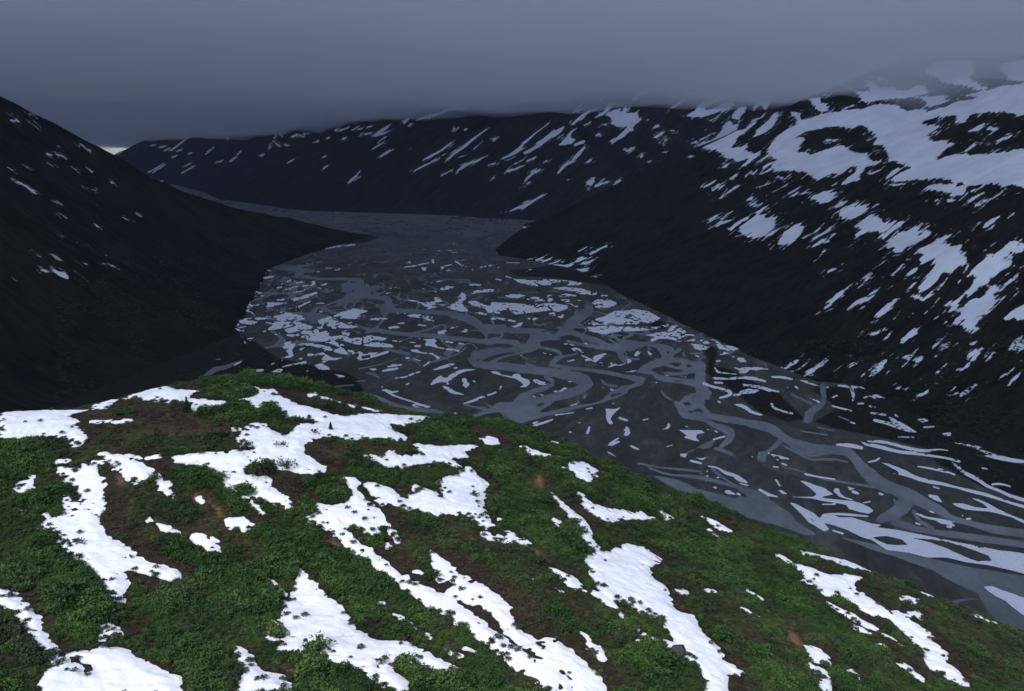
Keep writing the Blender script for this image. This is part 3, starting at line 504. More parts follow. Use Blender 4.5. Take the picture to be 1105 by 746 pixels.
# snow on the mountain flanks
SNOW_RIGHT = '''@0,0,1
P 825.4,168 829.8,158.5 839.9,146.9 850,139.7 858.7,134.6 860,128 853,121.5 861.6,121.5 864.5,128 871.7,128.8 879,125.9 890.5,122.3 903.6,120 922.4,117.9 928.2,117.9 944,112.9 951.4,112 965.8,112.9 971.6,116.5 980.3,120 994.8,117.9 1003.7,120 1021,115 1032.7,110 1053,105.5 1040,103.4 1063,97.6 1080.5,92.6 1092,91.9 1120,90 1120,126 1092,123.7 1079,121.5 1064.5,121.5 1053,122.3 1045.7,125 1044,131 1038.5,133.8 1032.7,132.4 1034,126.6 1026.9,124.4 1018,126 1009.5,127.3 996.5,131 996.5,133.8 1009.5,134.6 1012.4,138 1000.8,145.4 999.4,147.6 1008,152.7 1018,151 1026.9,155.6 1019.6,161.4 1011,173 1021,168.8 1032.7,166 1047,167.4 1056,166.6 1070,166.6 1079,164.5 1092,162.3 1120,158 1120,206 1092,200 1082,200.7 1070,200 1058.7,199 1047,200 1034,197.8 1021,193.4 1002,193.4 983.4,194.9 970.4,196.3 963,195 970.4,187.6 983.4,181 975,178 960.3,173.2 957.4,164.5 953,157.2 943,155.8 945,144 937,141 934,136.7 926.7,133.8 921,138 918,139 908,136.7 897.8,136.7 886,139 868.8,142.5 860,149 869,149 860,163.8 876,166.7 887.6,163 899,159.4 908,156.5 913.7,158.7 919.5,163 928,166 937,164.5 935.4,170 944,176 950,174.6 942.7,177.5 934,180.4 928.2,187.6 923.8,195 913.7,198.5 905,199 912.3,193.4 922.4,186 925,179.7 919,180 908,187.6 897.8,187.6 889,192 881.9,195 877,192 868.7,186 858.6,185.5 848.5,184 835.4,185.5 834,180 837,173 828,164.5
@740,60
P 0,455 60,410 110,350 180,320 170,350 240,320 310,300 290,320 220,350 140,400 200,405 280,360 340,345 365,360 320,400 250,440 280,400 220,430 130,455 60,460; P 85,675 190,625 260,560 290,510 330,480 345,500 340,520 390,510 400,480 340,470 360,420 400,385 450,375 440,410 410,450 400,520 380,560 440,550 540,455 545,475 490,530 440,580 390,600 360,660 330,690 360,700 470,670 430,700 340,745 250,720 180,700 120,690; P 490,335 540,300 620,270 680,220 800,190 740,230 670,270 640,330 610,390 590,440 560,470 600,410 580,400 570,370 520,400 500,400 540,350; P 500,610 530,560 590,510 640,450 680,410 700,370 740,340 760,325 830,315 880,295 850,315 780,370 740,390 720,400 690,420 680,480 640,540 600,570 540,600; P 825,210 880,180 960,175 1050,160 1060,180 1000,205 900,205 850,225; P 985,240 1065,238 1030,255; P 1020,300 1050,285 1060,300; P 715,275 750,260 755,275 730,290; P 905,320 1000,315 1020,355 1065,385 1060,415 1010,420 970,400 930,345; L 110,630,10 180,590,8; L 40,660,20 80,640,16; L 140,560,14 165,545,12; L 180,490,10 260,440,10; L 190,240,20 240,220,12; L 300,275,10 370,230,30 420,200,10; L 540,275,12 620,230,12; L 0,300,20 80,235,12; P 340,745 430,700 500,720 440,780 380,790
@850,60
P 370,215 420,215 470,250 540,300 560,345 600,350 700,330 820,320 880,320 960,300 1050,280 1030,225 980,220 900,255 830,255 760,225 720,240 670,235 650,210 600,185 570,190 610,230 600,265 540,270 480,245 430,225; P 370,410 490,365 495,375 400,405; L 620,155,8 700,180,12 740,195,10; P 300,630 390,625 350,640; P 20,425 80,425 100,470 70,480 60,455
@940,60
P 320,310 430,300 540,300 590,290 560,310 530,330 590,330 500,370 440,385 380,330; P 380,110 500,40 760,40 770,140 720,160 760,180 820,220 860,245 800,258 740,240 640,215 520,200 500,170; P 970,60 1200,20 1200,190 1040,190 1000,150; P 720,570 780,530 840,505 850,515 790,565; P 850,550 880,525 930,535 940,555 900,572; P 640,740 720,690 790,620 800,615 760,680 690,720; P 925,640 980,615 1050,595 1050,610 960,635; P 480,570 520,560 510,575
@750,150
L 75,355,12 150,315,10; L 125,385,16 220,345,20; L 130,370,8 185,335,10; L 240,400,14 330,345,14; L 190,440,14 240,370,12; L 270,300,16 310,270,14; P 375,460 410,430 440,430 420,455; L 410,490,14 445,485,12; L 440,505,10 500,485,10; L 460,365,10 560,330,12; L 590,395,6 680,345,8; L 700,410,12 770,370,10; L 730,425,14 770,400,12; L 795,415,16 845,395,14; L 510,215,14 600,165,10; L 485,265,8 580,220,8; P 610,280 680,290 700,250 720,260 680,300 640,300; P 200,210 250,180 230,215; L 415,255,14 440,255,10; P 180,90 240,70 330,60 400,40 380,80 440,110 490,90 480,120 420,160 370,210 360,190 400,150 330,150 270,150 200,130; L 440,200,10 560,110,12; L 110,605,14 160,570,12; P 145,640 200,610 290,600 200,640 160,660; L 195,600,8 275,540,8; L 270,675,20 330,620,16 400,590,10; P 310,690 400,610 460,570 520,560 540,590 610,575 600,640 560,680 520,720 430,745 380,720 420,700 350,710; L 460,555,24 545,500,16; P 610,745 660,690 760,630 800,640 810,670 760,730 700,780 620,790; L 550,720,16 660,650,14; L 800,740,14 930,670,14; L 880,745,12 1000,680,12
@850,150
P 155,435 260,395 340,375 300,410 360,400 330,430 370,430 300,475 240,480; P 320,520 400,460 440,465 400,500 370,515; P 370,545 440,500 540,465 480,510 540,500 600,480 560,520 620,510 560,560 500,590 440,600 400,560; P 500,640 560,590 640,550 690,590 740,630 700,660 760,640 820,600 860,585 760,670 700,700 680,690 620,690 520,720 500,710 560,670 500,660; L 790,345,10 860,335,14; L 740,290,12 830,220,14; L 610,260,10 700,230,10
@940,150
P 390,370 440,345 520,330 580,345 650,330 640,350 720,350 700,380 700,410 620,430 600,410 520,385 430,385; L 860,465,24 940,420,22 1020,360,14; L 770,485,20 785,490,16; L 590,462,18 600,460,14; L 480,460,12 490,462,10; L 840,505,12 855,490,10; P 830,655 830,625 900,600 960,580 920,620 850,660; L 770,390,14 840,345,10; L 745,460,12 820,405,14
@850,240
P 0,60 60,30 110,10 125,40 80,80 40,140 0,170; L 110,120,10 230,60,12; L 165,150,10 300,65,12; P 180,180 250,130 290,120 300,145 250,160 200,180; P 225,255 280,205 270,230 240,260; P 500,85 560,50 640,0 720,-20 720,40 680,70 600,75 540,90; P 670,110 740,60 820,0 870,0 800,60 740,100 700,125; P 720,195 760,130 830,80 860,70 900,60 960,30 970,60 960,110 1040,60 1055,100 980,130 900,180 840,230 800,220 780,190 740,205; P 310,590 350,540 400,500 440,465 460,450 460,480 420,510 370,550 330,590; L 460,490,10 540,440,14 610,380,14; L 285,630,16 315,620,12; P 495,605 540,570 600,560 690,490 640,550 580,590 540,605; L 400,555,14 425,545,10; L 320,360,12 370,345,8; L 510,155,16 530,150,10; L 630,350,6 810,240,6; L 890,390,10 940,355,10; L 780,410,12 810,360,10
@940,240
P 330,245 370,200 440,160 510,110 580,85 590,100 540,160 560,160 580,185 640,165 670,180 680,230 720,290 745,300 720,350 680,360 690,320 650,310 630,340 600,370 530,375 500,400 460,430 420,470 370,510 350,475 400,420 440,360 470,320 455,270 400,300 380,270 400,240 350,235; L 430,460,16 515,420,14; P 540,685 570,600 640,550 720,490 760,430 800,400 720,400 650,450 660,420 720,390 750,340 830,300 860,260 940,210 1000,165 1120,130 1120,210 1050,230 980,290 1050,295 1050,320 960,370 880,420 820,470 760,520 700,570 660,630 700,640 640,660; P 640,745 700,680 720,650 700,610 760,580 820,560 860,510 870,460 920,450 930,480 1010,440 960,500 910,540 920,580 1000,535 960,580 880,640 840,680 800,700 790,745 800,800 730,820 680,790 640,775; L 400,580,12 440,545,14; L 350,560,14 400,580,10; L 50,700,30 80,690,30; L 80,670,12 150,605,8; L 0,540,10 70,490,8; L 270,390,12 320,365,10; P 925,700 930,675 960,670 940,705; P 990,715 1050,670 1140,620 1140,720; L 370,670,14 400,660,16
@940,310
L 470,450,24 490,400,20 510,380,14; L 345,540,16 390,520,14; L 195,530,14 260,517,12; P 0,610 60,570 115,550 60,590 20,640 0,650; L 0,350,12 95,320,10; L 305,355,14 335,350,14; L 720,415,12 765,418,10; L 765,540,14 775,495,14 825,463,12; P 990,465 1050,400 1160,340 1160,460 1050,480 1010,495; L 485,640,14 515,635,12; L 990,660,20 1050,620,16; L 650,620,10 680,620,10
@800,380
L 355,155,14 360,110,14 410,70,14; P 465,155 520,125 560,100 600,75 640,65 600,100 550,120 500,155; L 755,112,10 830,85,18; P 940,155 980,100 1060,70 1085,65 1050,90 1000,120 960,175
@940,400
P 345,185 400,155 465,145 440,185; L 565,185,16 640,170,22 700,170,18; L 210,140,10 240,132,10
@660,70
P 0,340 40,330 60,360 100,310 110,340 90,370 140,380 190,350 180,400 245,405 170,450 160,490 80,540 0,590 0,570 80,500 120,460 40,470 0,440 20,400; P 145,260 200,190 250,195 330,160 380,150 280,205 200,250; P 410,340 470,290 520,270 550,230 580,190 630,160 600,210 560,260 500,300; L 440,275,10 500,220,12 560,170,14; L 430,230,24 480,175,14; P 305,470 345,445 360,455 330,475; P 310,545 360,510 410,485 380,525 340,545; L 380,590,12 410,555,14; L 420,490,12 465,490,10; L 575,685,16 615,680,14; L 90,635,16 100,630,14; L 110,645,14 150,622,12; L 220,690,12 230,670,14; L 270,725,10 295,715,10; L 385,655,10 420,640,10; L 750,190,20 810,140,12
@530,240
P 285,275 340,270 400,255 380,275 340,285; P 350,285 410,275 460,258 430,285 390,295; P 405,310 460,300 520,280 500,300 450,312; L 400,325,8 480,320,12 560,325,20 610,300,16; P 620,300 640,270 690,255 720,265 760,245 740,265 690,285; L 740,235,12 800,205,14 865,175,10; L 680,310,14 720,300,18 750,285,10; P 505,355 600,350 700,345 740,330 720,360 640,375 550,375; L 655,215,8 710,185,8; L 765,405,10 785,405,10'''
SNOW_FAR = '''@530,80
P 850,310 900,270 950,260 970,290 1010,240 1000,290 1060,290 1090,280 1105,350 1050,400 1000,470 910,515 880,500 960,450 1020,380 940,400 890,370 910,330; P 770,330 830,280 870,230 910,200 880,260 830,310; L 610,375,14 660,320,16 730,280,16 785,262,14; L 580,375,10 600,345,10; L 610,290,8 690,205,8; L 640,285,12 670,260,10; P 500,530 550,480 590,430 660,390 610,430 590,470 630,490 600,520 540,530; L 690,385,12 745,355,10; L 620,530,14 690,505,20; L 490,490,8 540,450,10; L 500,740,16 540,690,20 600,650,14 640,610,24 700,545,10; L 95,630,12 190,575,24 240,520,20 330,445,16 440,360,8; L 245,590,24 330,550,24 420,480,24 500,430,34 540,395,10; L 340,520,8 470,420,10; L 130,725,20 250,680,12; L 180,670,10 250,630,8; L 270,650,14 330,620,20; L 385,665,14 420,640,14; L 310,740,10 360,715,10; L 120,645,8 210,600,6; L 770,460,12 810,450,12; L 720,655,14 745,645,16; L 985,565,14 1005,555,14; L 1010,575,14 1050,550,12; L 830,380,10 855,375,20; L 820,190,12 860,155,12; P 1040,190 1105,120 1160,110 1180,150 1105,170 1080,195
@530,170
L 100,412,10 180,385,14 260,355,24 320,320,14 425,265,8; P 150,490 210,492 260,480 250,500 190,505; L 230,520,12 258,520,12; P 705,185 770,165 770,180 740,215 725,205; L 710,245,8 735,225,8; L 780,215,12 865,180,12; L 925,185,12 960,175,10; L 265,155,8 350,100,10; L 270,195,14 285,185,14; L 560,170,14 575,165,14; L 235,220,8 250,215,8; L 240,115,10 250,112,8
@420,90
L 110,290,24 145,265,14; L 200,275,8 260,255,20 320,240,30 400,215,14 450,195,14 520,190,16 590,185,8; L 250,575,10 320,535,16 390,500,14 465,440,8; L 180,655,8 270,610,12 350,565,8; L 400,605,10 480,530,14 560,470,16 640,405,12 725,340,8; L 630,490,8 700,430,10; L 500,655,8 580,605,24 650,580,14 740,535,12; L 385,690,12 470,645,10; L 520,620,8 600,570,8; L 140,320,10 165,300,10; L 480,340,12 490,338,10; L 560,345,14 590,340,10; L 780,415,14 795,412,10; L 160,497,14 165,500,12; L 765,605,10 800,595,10; L 770,705,10 790,705,10; L 320,270,12 325,272,8; L 515,555,8 550,540,8; L 400,525,8 410,520,8
@270,90
P 905,395 960,350 1050,300 1030,330 980,370 1050,350 1000,380 930,400; L 850,380,16 900,370,12; L 800,345,10 835,335,10; L 870,330,8 905,320,8; L 670,355,14 740,325,10; L 630,350,14 655,345,12; L 950,445,10 1015,395,10; L 910,490,8 1000,440,10; L 970,545,10 1040,500,12; L 735,740,14 760,710,16 790,690,20 820,655,12; L 690,415,20 715,405,14; L 485,440,10 510,430,12; L 565,408,14 590,404,12; L 545,635,10 575,615,12; L 275,595,10 325,567,12; L 75,540,20 100,530,16; L 545,550,10 565,545,10; L 310,400,16 350,385,20; L 350,380,10 400,400,10; L 180,410,12 190,390,10; L 170,430,8 230,475,12; L 255,455,14 295,460,12; L 145,490,12 150,450,10; L 225,380,10 240,400,8; L 740,275,14 800,270,14; L 420,375,10 450,375,8; L 760,350,8 810,320,8; L 820,385,8 835,370,8; L 400,390,8 405,370,8
@120,100
L 525,600,12 615,550,10; L 540,555,8 595,525,8; L 450,430,16 500,390,10 580,330,10; L 360,410,16 420,395,8; L 395,435,12 440,415,8; L 490,440,12 525,425,12; L 450,485,12 490,470,14; L 575,455,12 600,452,12; L 700,465,8 770,400,10; L 885,515,14 930,480,14; L 940,465,10 970,435,10; L 780,520,10 830,510,8; L 280,595,8 390,530,8; L 310,595,8 400,540,8; L 20,465,16 80,440,14; L 340,670,10 380,660,12; L 865,350,16 870,340,12; L 300,395,12 330,390,10'''
SNOW_LEFT = '''@10,100
P 0,200 60,190 85,210 50,230 0,225; L 120,155,14 190,170,16; L 0,160,20 40,165,14; L 150,215,12 190,225,10; L 300,175,16 340,190,10; L 200,245,10 235,270,10; L 275,460,24 340,465,20 410,475,12; L 490,390,20 540,400,16; L 580,430,20 610,435,20; L 305,535,12 345,535,12; L 130,555,16 160,555,12; L 750,672,16 780,672,12; L 570,715,10 660,730,14; L 25,580,16 50,580,10; L 45,660,16 110,690,12 150,715,10; L 490,575,8 545,575,10; L 590,580,16 600,570,14; L 370,415,16 400,415,10; L 230,155,12 280,150,10
@10,200
P 220,640 300,625 360,635 430,650 450,690 440,720 420,700 380,690 330,650 280,645; P 490,665 520,655 540,670 510,685; P 550,705 630,715 600,735; L 660,570,8 720,590,10 780,610,10; L 530,570,12 570,585,24 600,610,10; L 65,690,12 90,688,12; L 630,40,14 670,40,12; L 640,165,16 665,165,14; L 815,240,10 870,240,12; L 880,258,12 910,260,10; L 930,218,10 960,222,10; L 485,420,8 590,450,8; L 190,500,8 400,550,6; L 375,225,14 385,230,14; L 690,525,10 720,525,10; L 380,375,10 410,380,8; L 630,300,8 660,310,8; L 150,30,12 210,45,12; L 340,125,10 370,135,10'''
# ------------------------------------------------------------------ the near hill: a height field through surveyed heights
_hp = [(-20,760,100),(300,760,108),(640,760,118),(900,760,140),(1120,760,160),(0,640,128),(300,640,145),(640,640,150),(900,640,192),
       (0,540,165),(300,540,170),(560,540,195),(640,560,195),(760,600,198),
       (0,447,205),(100,438,222),(180,419,245),(300,416,270),(400,437,258),(450,450,252),(560,459,262),(620,484,255),(700,522,245),
       (770,550,238),(850,580,232),(950,622,220),(1050,665,205),(1105,692,198)]
ctrl = [pt(u, v, y) for u, v, y in _hp]
for u, v, y in _hp[14:]:
    p = pt(u, v, y)
    for dy, dz in ((55, 42), (200, 200), (380, 330)):
        ctrl.append(np.array([p[0] * (1 + dy / y), y + dy, max(p[2] - dz, -415)]))
for p in ((0,0,-78),(-150,0,-66),(150,0,-112),(0,-200,-95),(-320,100,-66),(-320,260,-72),(-300,420,-190),(330,60,-190),(330,260,-225),(-300,-200,-90),(300,-200,-180),
          (520,100,-330),(520,-200,-330),(-560,100,-150),(-560,-250,-150),(-620,500,-380),(0,-300,-110),(620,400,-400),(0,800,-420),(400,700,-420),(-400,800,-420)):
    ctrl.append(np.array(p, float))
ctrl = np.array(ctrl)
def tps_fit(P, z, lam=2.0):
    d = np.linalg.norm(P[:, None] - P[None], axis=2) / 100.
    K = np.where(d > 0, d * d * np.log(d + 1e-12), 0) + lam * 1e-3 * np.eye(len(P))
    A = np.hstack([np.ones((len(P), 1)), P / 100.])
    M = np.block([[K, A], [A.T, np.zeros((3, 3))]])
    return np.linalg.solve(M, np.concatenate([z, np.zeros(3)]))
_w = tps_fit(ctrl[:, :2], ctrl[:, 2])
def tps_eval(X, Y):
    s = _w[-3] + _w[-2] * X / 100. + _w[-1] * Y / 100.
    for (px, py), w in zip(ctrl[:, :2], _w[:-3]):
        d2 = ((X - px) ** 2 + (Y - py) ** 2) / 1e4
        s = s + w * .5 * d2 * np.log(d2 + 1e-12)
    return s
hx = np.concatenate([np.arange(-700, -215, 8.), np.arange(-215, 245, 1.), np.arange(245, 701, 8.)])
hy = np.concatenate([np.arange(-300, 60, 8.), np.arange(60, 330, 1.), np.arange(330, 901, 6.)])
HX, HY = np.meshgrid(hx, hy)
HZ = tps_eval(HX, HY) + .9 * fbm(HX / 34, HY / 34, 3, 3) + .35 * fbm(HX / 9, HY / 9, 3, 8)
# shallow runnels down the slope
HZ += .5 * fbm((HX * .78 + HY * .62) / 14, (HX * .62 - HY * .78) / 60, 3, 21)
def hill_z(x, y):
    x = np.asarray(x, float); y = np.asarray(y, float)
    i = np.clip(np.searchsorted(hx, x) - 1, 0, len(hx) - 2); j = np.clip(np.searchsorted(hy, y) - 1, 0, len(hy) - 2)
    fx = (x - hx[i]) / (hx[i + 1] - hx[i]); fy = (y - hy[j]) / (hy[j + 1] - hy[j])
    return (HZ[j, i] * (1 - fx) + HZ[j, i + 1] * fx) * (1 - fy) + (HZ[j + 1, i] * (1 - fx) + HZ[j + 1, i + 1] * fx) * fy
def cast(px, zf, y0, y1, n, far):
    """first hit of the sight lines through pixels px with the height field zf; lines that miss land at distance far"""
    px = np.asarray(px, float); dx, dy, dz = ray(px[:, 0], px[:, 1])
    ys = np.geomspace(y0, y1, n)[None, :]; t = ys / dy[:, None]
    X = dx[:, None] * t; Z = dz[:, None] * t
    T = zf(X.ravel(), np.broadcast_to(ys, X.shape).ravel()).reshape(X.shape)
    below = Z < T
    k = np.argmax(below, 1); hit = below.any(1); k = np.maximum(k, 1)
    r = np.arange(len(px)); g0 = (Z - T)[r, k - 1]; g1 = (Z - T)[r, k]
    f = np.clip(g0 / (g0 - g1 + 1e-9), 0, 1)
    y = ys[0, k - 1] + (ys[0, k] - ys[0, k - 1]) * f
    y = np.where(hit, y, far)
    return np.stack([dx * y / dy, y], 1), hit
def densify(p, step):
    q = []
    for a, b in zip(p, np.roll(p, -1, 0)):
        n = max(1, int(np.hypot(*(b - a)) / step))
        for k in range(n): q.append(a + (b - a) * k / n)
    return np.array(q)
def hill_polys(txt):
    out = []
    for p in parse(txt):
        w, hit = cast(densify(p, 3.), hill_z, 70, 420, 420, 262.)
        out.append(w)
    return out

# ------------------------------------------------------------------ snow on the hill: raster of the snow field, then one mesh per patch
RX = np.arange(-210, 240, .5); RY = np.arange(70, 330, .5)
GX, GY = np.meshgrid(RX, RY)
def bbox_idx(ax, lo, hi):
    return max(0, np.searchsorted(ax, lo) - 1), min(len(ax), np.searchsorted(ax, hi) + 1)
def raster(polys, X, Y, rx, ry, pad, F=None):
    if F is None: F = np.full(X.shape, -50.)
    for w in polys:
        i0, i1 = bbox_idx(rx, w[:, 0].min() - pad, w[:, 0].max() + pad); j0, j1 = bbox_idx(ry, w[:, 1].min() - pad, w[:, 1].max() + pad)
        if i1 - i0 < 2 or j1 - j0 < 2: continue
        s = np.s_[j0:j1, i0:i1]
        F[s] = np.maximum(F[s], poly_sdf(w, X[s], Y[s]))
    return F
hill_patch_polys = [(lab, hill_polys(t)) for lab, t in HILL_SNOW]
fleck_polys = hill_polys(HILL_FLECKS)
def snow_noise(X, Y):
    return .55 * fbm(X / 3.2, Y / 3.2, 3, 5) + .6 * fbm(X / 1.1, Y / 1.1, 2, 6) + .1
SNOWF = raster([w for _, ps in hill_patch_polys for w in ps] + fleck_polys, GX, GY, RX, RY, 12.)
SNOWF = np.where(SNOWF > -12, SNOWF + snow_noise(GX, GY) + .35, SNOWF)
TANF = raster(hill_polys(TAN), GX, GY, RX, RY, 6.); HEATHF = raster(hill_polys(HEATH), GX, GY, RX, RY, 8.)
def rs(A, x, y):
    i = np.clip(((x - RX[0]) / .5).astype(int), 0, len(RX) - 1); j = np.clip(((y - RY[0]) / .5).astype(int), 0, len(RY) - 1)
    return A[j, i]
# ground laid bare by the shrinking snow: the band along the upper right rim of each patch
BAREF = np.full(SNOWF.shape, -50.)
for dist in (1.5, 3., 4.5, 6.):
    sx, sy = int(dist * .8 / .5), int(dist * .6 / .5)
    sh = np.full_like(SNOWF, -50.); sh[sy:, sx:] = SNOWF[:-sy, :-sx]
    BAREF = np.maximum(BAREF, sh - dist * .12)
BAREF += .9 * fbm(GX / 7, GY / 7, 3, 77)

m_snow, nt = mat_new('old_snow')
n1 = noise_tex(nt, .35, 5, .6); n2 = noise_tex(nt, 3.5, 4, .6)
col = ramp(nt, n1, [(.3, (.70, .72, .76)), (.62, (.87, .88, .89))])
dirt = math_(nt, 'MULTIPLY', maprange(nt, attr(nt, 'rim'), .9, 0.), maprange(nt, n2, .35, .7))
col = mixc(nt, math_(nt, 'MULTIPLY', dirt, .55), col, (.30, .27, .23))
surf(nt, col, .75, .25, math_(nt, 'ADD', math_(nt, 'MULTIPLY', n1, 2.), math_(nt, 'MULTIPLY', n2, .35)), .25, .5)

def main_piece(F):
    """splits a snow field into its largest connected piece and the loose rest"""
    pos = F > 0; lab = np.zeros(F.shape, np.int32); k = 0; sizes = [0]; n, m = F.shape
    for j0, i0 in np.argwhere(pos):
        if lab[j0, i0]: continue
        k += 1; lab[j0, i0] = k; st = [(j0, i0)]; c = 0
        while st:
            j, i = st.pop(); c += 1
            for a, b in ((j - 1, i), (j + 1, i), (j, i - 1), (j, i + 1)):
                if 0 <= a < n and 0 <= b < m and pos[a, b] and not lab[a, b]: lab[a, b] = k; st.append((a, b))
        sizes.append(c)
    big = int(np.argmax(sizes))
    return np.where(pos & (lab != big), -.02, F), np.where(pos & (lab == big), -.02, F)
LOOSE = []
def snow_patch(name, polys, label, cat, group=None, kind=None, step=.33):
    w = np.vstack(polys)
    x0, x1, y0, y1 = w[:, 0].min() - 2, w[:, 0].max() + 2, w[:, 1].min() - 2, w[:, 1].max() + 2
    ax = np.arange(max(x0, -208), min(x1, 238), step); ay = np.arange(max(y0, 72), min(y1, 326), step)
    X, Y = np.meshgrid(ax, ay)
    F = raster(polys, X, Y, ax, ay, 4., np.full(X.shape, -6.))
    F = np.where(F > -6, F + snow_noise(X, Y) + .35, F)
    hole = fbm(X / 1.5, Y / 1.5, 3, 14) + .35 * fbm(X / 9, Y / 9, 2, 15)          # scrub melting through, mostly near the rim
    F = np.where(F > -6, np.minimum(F, (.44 - hole) * 4 + F * .5), F)
    if not (F > 0).any(): return None
    if kind is None:
        F, rest = main_piece(F)
        if (rest > 0).any(): LOOSE.append(snow_verts(X, Y, rest))
    V, FB, rim = snow_verts(X, Y, F)
    if kind == 'stuff':
        for v2, f2, r2 in LOOSE:
            FB = [np.concatenate([a, b + len(V)]) for a, b in zip(FB, f2)]; V = np.concatenate([V, v2]); rim = np.concatenate([rim, r2])
    o = mesh_from(name, V, FB, m_snow, attrs={'rim': rim})
    return tag(o, label, cat, group, kind)
def snow_verts(X, Y, F):
    V, FB = contour_mesh(X, Y, F)
    th = .07 + .38 * sstep(0, 2.2, V[:, 2]) + .12 * fbm(V[:, 0] / 5, V[:, 1] / 5, 3, 9) * sstep(.3, 1.5, V[:, 2])
    th += (.07 * vnoise(V[:, 0] / 1.3, V[:, 1] / 1.3, 19) + .04 * vnoise(V[:, 0] / .6, V[:, 1] / .6, 20)) * sstep(.3, 1.5, V[:, 2])   # sun cups
    rim = V[:, 2].copy()
    V[:, 2] = hill_z(V[:, 0], V[:, 1]) + th
    return V, FB, rim
for lab, ps in hill_patch_polys:
    snow_patch('snow_patch', ps, lab, 'snow patch', 'snow patches on the near hillside')
snow_patch('snow_remnants', fleck_polys, 'small snow scraps scattered through the hill scrub', 'snow', None, 'stuff')

# ------------------------------------------------------------------ hill ground
m_hill, nt = mat_new('hill_ground')
n1 = noise_tex(nt, .06, 5, .6); n2 = noise_tex(nt, .9, 6, .65); n3 = noise_tex(nt, .22, 5, .6)
heath = ramp(nt, n2, [(.3, (.022, .016, .011)), (.5, (.040, .030, .018)), (.68, (.075, .058, .034))])
moss = ramp(nt, n2, [(.3, (.016, .024, .008)), (.65, (.045, .058, .018))])
g = mixc(nt, maprange(nt, n3, .44, .60), heath, moss)
g = mixc(nt, math_(nt, 'MULTIPLY', maprange(nt, attr(nt, 'bare'), -.2, .9), .85), g, ramp(nt, n2, [(.3, (.013, .011, .008)), (.7, (.036, .028, .019))]))
g = mixc(nt, maprange(nt, attr(nt, 'tan'), -.8, .8), g, ramp(nt, n2, [(.3, (.10, .060, .028)), (.7, (.21, .135, .070))]))
surf(nt, g, .95, .1, n2, .5, .8)
inside = (HX > RX[0]) & (HX < RX[-1]) & (HY > RY[0]) & (HY < RY[-1])
hill = grid_mesh('hill', HX, HY, HZ, m_hill, attrs={'bare': np.where(inside, rs(BAREF, HX, HY), -50), 'tan': np.where(inside, rs(TANF, HX, HY), -50)})
tag(hill, 'scrubby hilltop in the foreground falling away to the right', 'hill', None, 'structure')

# ------------------------------------------------------------------ mountains
def floor_poly(px): return floor_pt(np.array(px)[:, 0], np.array(px)[:, 1])
R_base = floor_poly([(1250,530),(1105,492),(1050,470),(1000,455),(960,435),(920,415),(880,412),(850,400),(810,385),(780,370),(740,352),(700,332),(670,318),(640,300),(620,290),(590,285),(560,279),(538,276),(534,269),(548,257),(563,247)])
R_poly = np.vstack([[(900, 500)], R_base, [(70, 5150), (350, 5900), (900, 7000), (1500, 7900), (6000, 9000), (6500, 3000), (4500, -900), (1300, -900)]])
F_poly = np.array([(3500,5200),(800,5250),(265,5320),(-510,5930),(-1490,6360),(-2630,8000),(-3300,9500),(-4520,11900),(-5700,12500),(-6900,13700),(-6700,15800),(4500,15800),(5500,9000)], float)
L_poly = np.array([(-720,1480),(-650,1800),(-625,1964),(-730,2494),(-862,3120),(-833,3560),(-730,4140),(-690,4420),(-760,4490),(-980,4400),(-1168,4270),(-1320,4080),(-1500,3950),(-1850,3960),(-2350,4230),(-2700,4700),(-3600,5600),(-6000,6500),(-7000,0),(-1200,0),(-900,600),(-790,1000)], float)
def softmin(z, cap, k=60.): return cap - k * np.logaddexp(0, (cap - z) / k) + k * 0 if False else -k * np.logaddexp(-z / k, -cap / k)
def mountain_fun(poly, slope, k, cap, amp, wl, fall, gamp, seed):
    c, s = fall      # unit vector pointing up the fall line
    def f(X, Y):
        n = poly_sdf(poly, X, Y)
        h = slope * (np.sqrt(np.maximum(n, 0) ** 2 + k * k) - k) + np.minimum(n, 0) * .6
        env = sstep(0, 350, n)
        al = X * c + Y * s; ac = -X * s + Y * c
        h = h + env * amp * fbm(X / wl, Y / wl, 4, seed)
        h = h + sstep(20, 300, n) * gamp * fbm(ac / (wl * .16), al / (wl * 1.4), 3, seed + 5)
        z = FLOOR + h
        return np.where(n > 0, softmin(z, cap if np.isscalar(cap) else cap[0] + np.clip(Y - cap[1], -600, 3000) * cap[2], 25.), z)
    return f
def mountain_grid(f, x0, x1, y0, y1, st):
    ax = np.arange(x0, x1, st); ay = np.arange(y0, y1, st); X, Y = np.meshgrid(ax, ay)
    return ax, ay, X, Y, f(X, Y)
def grid_sampler(ax, ay, Z):
    dx, dy = ax[1] - ax[0], ay[1] - ay[0]
    def f(x, y):
        gx = np.clip((x - ax[0]) / dx, 0, len(ax) - 1.001); gy = np.clip((y - ay[0]) / dy, 0, len(ay) - 1.001)
        i = gx.astype(int); j = gy.astype(int); fx = gx - i; fy = gy - j
        z = (Z[j, i] * (1 - fx) + Z[j, i + 1] * fx) * (1 - fy) + (Z[j + 1, i] * (1 - fx) + Z[j + 1, i + 1] * fx) * fy
        return np.where((x < ax[0]) | (x > ax[-1]) | (y < ay[0]) | (y > ay[-1]), -999., z)
    return f
